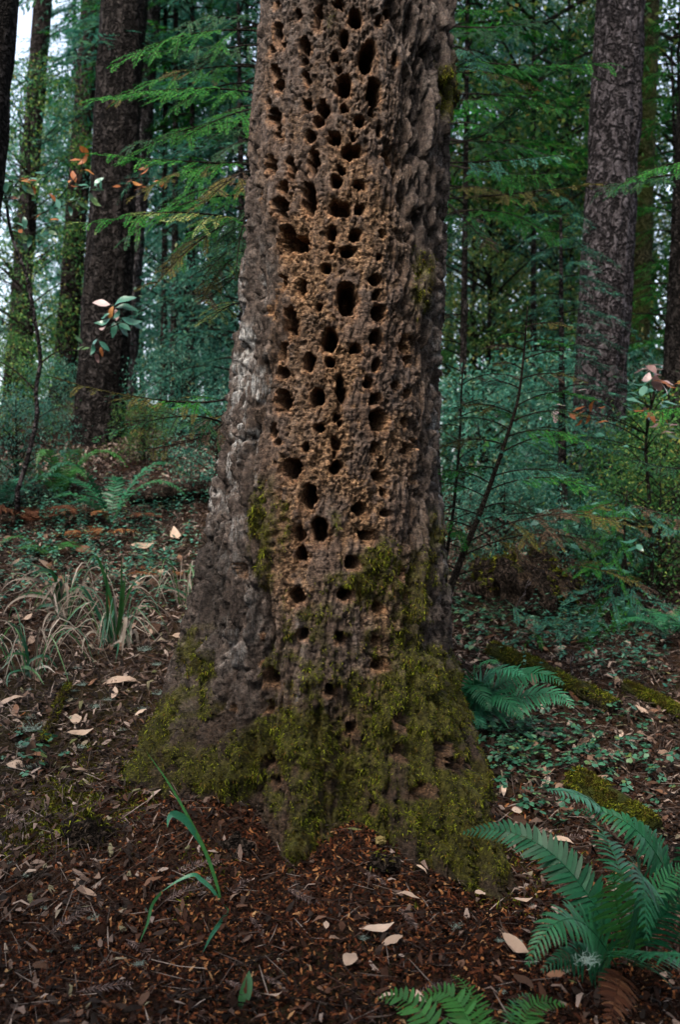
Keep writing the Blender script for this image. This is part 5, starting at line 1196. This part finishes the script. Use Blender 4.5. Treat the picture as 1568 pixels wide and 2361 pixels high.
for n_, (u0, u1, v0, v1), lab, grp in [(70, (0, 430, 1230, 1560), 'fallen leaf on the left slope among the grass', 'fallen leaves on the left slope'),
        (26, (0, 330, 1560, 1800), 'fallen leaf on the ground left of the mossy root', 'fallen leaves left of the mossy root'),
        (60, (1090, 1560, 1480, 1720), 'fallen leaf in the litter behind the right fern', 'fallen leaves behind the right fern'),
        (24, (1180, 1560, 1720, 1950), 'fallen leaf among the clover on the right', 'fallen leaves among the clover'),
        (34, (1060, 1560, 1330, 1480), 'fallen leaf round the rotten stump', 'fallen leaves round the stump'),
        (16, (60, 1200, 2020, 2340), 'small fallen leaf on the chip litter in front', 'small fallen leaves on the chips')]:
    for q in range(n_):
        fallen(rng.uniform(u0, u1), rng.uniform(v0, v1), rng.uniform(18, 60) if v0 > 1500 else rng.uniform(16, 48), rng.uniform(0, 6.28), lab, grp, int(rng.integers(6)), 0 if rng.random() < .5 else 2, .5, .022)

# dead redwood sprays
m_dsp = leaf_mat('dead_spray', [(0, (.022, .013, .011)), (.6, (.065, .038, .032)), (1, (.17, .12, .105))], 0, .6, .3)
SPR = []
for k in range(3):
    rg = np.random.default_rng(400+k); mb = MB(); acc = []
    pts = bez(np.zeros(3), np.array([.5, .06*rg.normal(), .06]), np.array([1, .12*rg.normal(), .0]), 10)
    mb.add(*tube(pts, np.linspace(.012, .005, 10), 4)); needle_rows(acc, pts, rg, .17, .052, np.array([0, 0, 1.]), .75, .06, .1)
    c, d, n, l = (np.concatenate(x) for x in zip(*acc)); mb.add(*leaves(c, d, n, l, np.full(len(l), .03)))
    SPR.append(mb.data('dead_spray', m_dsp))
for k, (u, v_, px, a, lab) in enumerate([(600, 2145, 70, -.9, 'pale dead redwood spray right of the grass leaf tip'), (540, 2060, 80, .9, 'dead spray beside the clay hump'), (455, 2000, 90, .5, 'dead spray above the bent grass leaf'),
        (430, 2060, 100, .7, 'dark dead spray crossing below the bent grass leaf'), (560, 2290, 90, -.6, 'dead spray beside the brown-green blade'), (640, 2285, 80, -.7, 'dead spray just right of the brown-green blade'), (340, 2200, 110, -.5, 'dark dead spray low on the left'), (700, 2075, 80, -.7, 'dead spray in the middle of the chip litter'), (945, 2130, 80, -1.1, 'dead spray above the grey-tan toothed leaf'),
        (1290, 1940, 90, .5, 'dead spray below the thick mossy log'), (1110, 1800, 60, 2.0, 'curled mauve spray on the moss of the right root'), (50, 1900, 90, -.7, 'dead spray at the left edge on the moss bank'), (985, 2290, 90, .8, 'dead spray behind the light green fronds'), (240, 2290, 110, .2, 'dead spray in the bottom left corner'), (860, 2030, 60, -.4, 'small dead spray near the soil clod'), (150, 2130, 100, 1.0, 'dead spray among the lichen on the left')]):
    g = on_ground(u, v_); n = unit(gnormal(g[0:1], g[1:2])[0]+[0, -.25, 0]); d = unit(np.array([math.cos(a), math.sin(a), 0])); d = unit(d-n*np.dot(d, n))
    o = put('redwood_spray', SPR[k % 3]); L = px/F*g[1]*1.15; o.rotation_euler = Matrix([list(r) for r in frame_of(d, n)]).to_4x4().to_euler(); o.location = tuple(g+n*.014-d*L*.5); o.scale = (L,)*3
    tag(o, lab, 'dead spray')

# twigs lying about
for k, (a, b_, r, lab) in enumerate([((1000, 2180), (1110, 2165), .0028, 'forked grey twig right of the toothed leaf'), ((720, 2325), (1000, 2310), .003, 'thin twig low in the middle of the litter'), ((60, 1668), (170, 1640), .004, 'grey twig on the left slope'), ((100, 1320), (330, 1440), .005, 'thin twig lying under the grass clump'),
        ((340, 1180), (470, 1260), .006, 'bare curved twig by the left side of the pecked trunk'), ((20, 2040), (130, 2000), .004, 'twig on the moss bank at the left edge'), ((1000, 2090), (1130, 2140), .003, 'long thin twig below the right mossy root'), ((1100, 1950), (1240, 2000), .004, 'twig left of the long fern frond'), ((1330, 1780), (1400, 1700), .004, 'dark twig leaning on the thick mossy log'),
        ((400, 2310), (760, 2330), .004, 'dark twig along the bottom of the picture'), ((1180, 1430), (1235, 1330), .006, 'pale bare twig standing by the rotten stump'), ((1310, 1590), (1320, 1510), .007, 'white peeled twig by the mossy log'), ((1240, 1560), (1460, 1500), .006, 'dark twig in the litter right of the pecked trunk'), ((640, 2210), (470, 2250), .003, 'thin twig between the grass blades'), ((150, 2230), (10, 2260), .004, 'twig in the lower left corner')]):
    p, q_ = on_ground(*a)+[0, 0, .015], on_ground(*b_)+[0, 0, .02]
    if k == 10: q_ = P(1235, 1330, p[1]+.05)
    if k == 11: q_ = P(1322, 1505, p[1]+.02)
    t_ = np.linspace(0, 1, 14)[:, None]; pts = p+(q_-p)*t_+np.cumsum(rng.normal(0, .006, (14, 3)), 0)*np.sin(np.pi*t_)
    if k not in (10, 11): pts[:, 2] = ground_h(pts[:, 0], pts[:, 1])+.014
    mb = MB(); mb.add(*tube(pts, np.linspace(r, r*.4, 14), 5, .2, k))
    for i0, sg in ((5, 1), (9, -1)):
        e = pts[i0]+(pts[i0+2]-pts[i0])*1.3+np.cross(pts[i0+2]-pts[i0], [0, 0, 1.])*sg*1.1+[0, 0, .01]; mb.add(*tube(np.stack([pts[i0], .5*(pts[i0]+e)+[0, 0, .006], e]), [r*.5, r*.4, r*.2], 4))
    o = mb.obj('twig', m_log if k not in (10, 11) else m_bark_pale); tag(o, lab, 'twig')

# beard lichen tufts
m_lich = leaf_mat('beard_lichen', [(0, (.16, .23, .20)), (.6, (.27, .37, .33)), (1, (.40, .50, .46))], .2, .7, .1)
LIC = []
for k in range(3):
    rg = np.random.default_rng(500+k); mb = MB()
    for q in range(46):
        p = rg.normal(0, .22, 3)*[1, 1, .2]; pts = [p]; d = unit(rg.normal(0, 1, 3)+[0, 0, .5])
        for _ in range(6): d = unit(d+rg.normal(0, .55, 3)); pts.append(pts[-1]+d*.11)
        pts = np.array(pts); pts[:, 2] = np.abs(pts[:, 2])*.8; mb.add(*tube(pts, np.linspace(.016, .006, 7), 3))
    LIC.append(mb.data('lichen', m_lich))
def lichen(u, v_, px, lab, k, grp=None, p=None):
    g = on_ground(u, v_) if p is None else p
    o = put('beard_lichen', LIC[k % 3], None, tuple(g+np.array([0, 0, .008])), (0, 0, k*1.7), px/F*g[1]*.62); tag(o, lab, 'lichen', grp)
lichen(72, 1690, 78, 'largest tuft of pale beard lichen on the left slope', 0); lichen(52, 1730, 50, 'tuft of beard lichen just below the largest one', 1)
lichen(1372, 2262, 80, 'tangle of beard lichen hanging under the large fern', 2, None, PZ(1352, 2225, 2.3)); lichen(838, 2172, 36, 'pale lichen at the stalk of the toothed leaf', 1)
lichen(478, 2035, 26, 'pale lichen scrap on the clay hump', 2)
for k in range(70):
    lft = k < 30
    u, v_ = (rng.uniform(0, 420), rng.uniform(1270, 1790)) if k < 22 or k >= 46 else (rng.uniform(0, 420), rng.uniform(2000, 2250)) if lft else (rng.uniform(1000, 1350), rng.uniform(2080, 2300)) if k < 38 else (rng.uniform(1080, 1540), rng.uniform(1450, 1700))
    lichen(u, v_, rng.uniform(18, 42), ['small scrap of beard lichen on the left slope', 'small scrap of beard lichen low on the left', 'small scrap of lichen near the large fern', 'small scrap of lichen behind the right fern'][0 if k < 22 or k >= 46 else 1 if lft else 2 if k < 38 else 3], k,
           ['lichen scraps on the left slope', 'lichen scraps low on the left', 'lichen scraps near the large fern', 'lichen scraps behind the right fern'][0 if k < 22 or k >= 46 else 1 if lft else 2 if k < 38 else 3])

# ------------------------------------------------------------------ grasses
m_gr = leaf_mat('grass_green', [(0, (.012, .062, .020)), (.6, (.025, .105, .032)), (1, (.05, .15, .03))], .35, .4, .45, per_object=True)
m_gr_t = leaf_mat('grass_teal', [(0, (.012, .075, .042)), (1, (.028, .125, .07))], .35, .38, .5, per_object=True)
m_gr_d = leaf_mat('grass_dead', [(0, (.07, .055, .042)), (.6, (.18, .15, .13)), (1, (.36, .325, .30))], .2, .55, .3, per_object=True)
def blade(parent, pts, w, mat, nrm=(0, -1, .3), n=14, fold=.25, name='blade', tipw=.04, basew=.45):
    c = poly(pts, n); tg = unit(np.gradient(c, axis=0)); nr = np.tile(np.asarray(nrm, float), (n, 1)); sd = unit(np.cross(tg, nr)); up = np.cross(sd, tg)
    t = np.linspace(0, 1, n)[:, None]; hw = w*.5*np.clip(np.minimum(basew+1.6*t, 1)*(1-np.clip((t-.45)/.55, 0, 1)**1.6*(1-tipw)), .02, 1)
    v = np.stack([c-sd*hw+up*hw*fold, c, c+sd*hw+up*hw*fold], 1).reshape(-1, 3); k = np.arange(n-1)[:, None]*3
    return obj(name, v, [np.vstack([k+np.array([[0, 1, 4, 3]]), k+np.array([[1, 2, 5, 4]])])], mat, parent, smooth=True)
def L3(pp, Y, dy=0.0): return [P(u, v_, Y+dy*i/(len(pp)-1)) for i, (u, v_) in enumerate(pp)]
m_gr_b = leaf_mat('fresh_grass_teal', [(0, (.025, .16, .085)), (1, (.045, .21, .11))], .3, .38, .4, per_object=True)
m_gr_b2 = leaf_mat('fresh_grass_green', [(0, (.035, .16, .045)), (1, (.06, .21, .06))], .3, .38, .4, per_object=True)
g = on_ground(512, 2085); gs = thing('grass_plant', g, 'lone long-leaved green grass plant on the clay hump, front left', 'grass')
gY = g[1]
blade(gs, L3([(508, 2082), (503, 2050), (478, 1975), (440, 1896), (390, 1808), (337, 1733)], gY, -.10), .010, m_gr_b2, n=24)
blade(gs, L3([(468, 1955), (450, 1925), (425, 1890), (400, 1876), (388, 1886), (385, 1908)], gY-.03, -.12), .022, m_gr_b, (0.5, -1, .2), 20, basew=.3)
blade(gs, L3([(510, 2084), (488, 2050), (462, 2028), (445, 2017), (408, 2032), (371, 2057)], gY, -.05), .014, m_gr_b, (0, -.7, .8), 20)
blade(gs, L3([(371, 2057), (350, 2085), (338, 2130), (320, 2175)], gY-.08, -.22), .011, m_gr_b2, (.6, -1, .1), 14, basew=.7)
blade(gs, L3([(527, 2101), (508, 2125), (485, 2158), (468, 2195)], gY-.03, -.24), .014, m_gr_b, (.7, -1, .3), 14)
blade(gs, L3([(515, 2085), (522, 2095), (528, 2102)], gY, -.02), .010, m_gr_b2, n=6)
g = on_ground(556, 2328); gs2 = thing('grass_plant', g, 'short brown-tipped green blade standing in the litter, bottom left of centre', 'grass')
blade(gs2, L3([(553, 2330), (562, 2300), (571, 2265), (574, 2238)], g[1], .03), .030, m_gr, (0.2, -1, .1), 14)
blade(gs2, L3([(566, 2290), (563, 2260), (564, 2236)], g[1]+.01, .02), .012, m_fern_dd, n=8)
def grass_clump(label, u, v_, blades_, wd=.014):
    g = on_ground(u, v_); t = thing('grass_clump', g, label, 'grass'); Y = g[1]
    for pp, mt, w in blades_: blade(t, [g+[rng.normal(0, .02), rng.normal(0, .02), 0]]+L3(pp, Y, rng.normal(-.1, .12)), wd*w, mt, (rng.normal(0, .4), -1, .35), 14)
    rg = np.random.default_rng(int(u))
    for q in range(34):
        a = rg.uniform(0, 6.28); l = rg.uniform(.12, .36); o = np.array([math.cos(a), .6*math.sin(a), 0]); b0 = g+o*rg.uniform(0, .09)
        blade(t, [b0, b0+o*l*.35+[0, 0, l*.75], b0+o*l*.8+[0, 0, l*rg.uniform(.35, .9)], b0+o*l*1.15+[0, 0, l*rg.uniform(-.1, .5)]], wd*rg.uniform(.25, .5), [m_gr_d, m_gr_d, m_gr, m_gr_t][q % 4], (rg.normal(0, .5), -1, .4), 9)
    return t
zg = lambda pp: [(.32*a, 1066+.32*b_) for a, b_ in pp]
grass_clump('tall grass clump with green tips and drooping bleached blades, left slope', 270, 1490, [(zg(pp), mt, w) for pp, mt, w in [
    ([(840, 1250), (870, 950), (875, 650)], m_gr, 1.1), ([(820, 1200), (800, 1000), (745, 800), (700, 690), (660, 680), (610, 760)], m_gr, 1.2), ([(860, 1150), (890, 920), (905, 810)], m_gr, 1.4), ([(850, 1180), (930, 930), (985, 840)], m_gr, .9),
    ([(790, 1250), (770, 1000), (760, 680)], m_gr, 1.0), ([(760, 1200), (640, 960), (560, 870)], m_gr_t, 1.1), ([(800, 1200), (830, 1050), (760, 1240), (725, 1400)], m_gr_t, 1.2), ([(780, 1300), (760, 1120), (740, 1240), (700, 1400)], m_gr_t, 1.2),
    ([(900, 1150), (905, 1120), (890, 1250), (870, 1450)], m_gr_d, 1.5), ([(900, 1200), (935, 1160), (940, 1230), (945, 1330)], m_gr_d, 1.7), ([(890, 1250), (910, 1300), (900, 1400), (890, 1500)], m_gr_d, 1.7), ([(915, 1250), (930, 1330), (935, 1490)], m_gr_d, 1.6),
    ([(920, 1250), (975, 1220), (1000, 1320), (1040, 1440)], m_gr_d, 1.3), ([(850, 1200), (960, 1110), (1030, 1100), (1040, 1290)], m_gr_d, 1.0), ([(830, 1200), (780, 950), (800, 1150)], m_fern_d, 1.0), ([(760, 1250), (660, 1220), (600, 1290), (590, 1420)], m_gr_d, 1.2),
    ([(800, 1350), (850, 1300), (830, 1440)], m_gr_t, 1.1), ([(840, 1150), (825, 960), (815, 930)], m_gr_d, 1.4), ([(870, 1150), (920, 950), (1010, 900), (1090, 960)], m_gr_d, .8)]])
grass_clump('bleached grass clump with a few green blades, far left slope', 150, 1430, [(zg(pp), mt, w) for pp, mt, w in [
    ([(430, 1000), (440, 850), (400, 870), (370, 960)], m_gr_d, 1.4), ([(430, 1000), (470, 870), (485, 960), (480, 1100)], m_gr_d, 1.2), ([(400, 1050), (300, 860), (100, 850), (0, 930)], m_gr_d, 1.3), ([(420, 1000), (400, 880), (330, 960), (290, 1030)], m_gr_d, 1.1),
    ([(440, 1000), (430, 860), (300, 760), (180, 720)], m_gr_t, 1.0), ([(430, 1000), (380, 800), (290, 780), (200, 830)], m_gr, 1.3), ([(440, 1050), (340, 1030), (260, 1060), (240, 1200)], m_gr_t, 1.3), ([(430, 1100), (300, 1160), (150, 1190)], m_gr_t, 1.3), ([(400, 1050), (430, 960), (440, 1100)], m_gr_d, 1.3),
    ([(400, 1050), (390, 950), (420, 1110)], m_gr_d, 1.4), ([(380, 1080), (330, 1120), (300, 1210)], m_gr_d, 1.0), ([(430, 1000), (550, 900), (640, 940)], m_gr, 1.0), ([(480, 1000), (600, 880), (660, 980), (700, 1080)], m_gr_d, .9), ([(400, 1000), (200, 960), (60, 1030), (0, 1150)], m_gr_d, 1.1), ([(420, 1000), (240, 940), (90, 980)], m_gr, .8)]])
grass_clump('sparse green grass arching low at the left edge of the slope', 70, 1565, [(zg(pp), mt, w) for pp, mt, w in [
    ([(200, 1400), (160, 1250), (90, 1170), (0, 1130)], m_gr_t, 1.1), ([(200, 1450), (180, 1390), (90, 1380), (0, 1430)], m_gr, .9), ([(200, 1450), (320, 1390), (400, 1470), (470, 1600)], m_gr_t, .9), ([(150, 1480), (240, 1500), (320, 1610)], m_gr, 1.3), ([(180, 1500), (60, 1530), (50, 1690)], m_gr_t, .8), ([(300, 1600), (390, 1680), (340, 1800)], m_gr_t, .7), ([(250, 1500), (330, 1470), (400, 1520)], m_gr_d, .9)]])
grass_clump('small grass tuft close to the left side of the pecked trunk', 425, 1400, [(zg(pp), mt, w) for pp, mt, w in [
    ([(1390, 1020), (1300, 930), (1150, 900), (1050, 950)], m_gr_t, .8), ([(1390, 1020), (1330, 990), (1250, 970)], m_gr, .8), ([(1390, 1000), (1340, 850), (1180, 890)], m_gr, .8), ([(1370, 1020), (1250, 920), (1120, 960)], m_gr_d, .8)]])
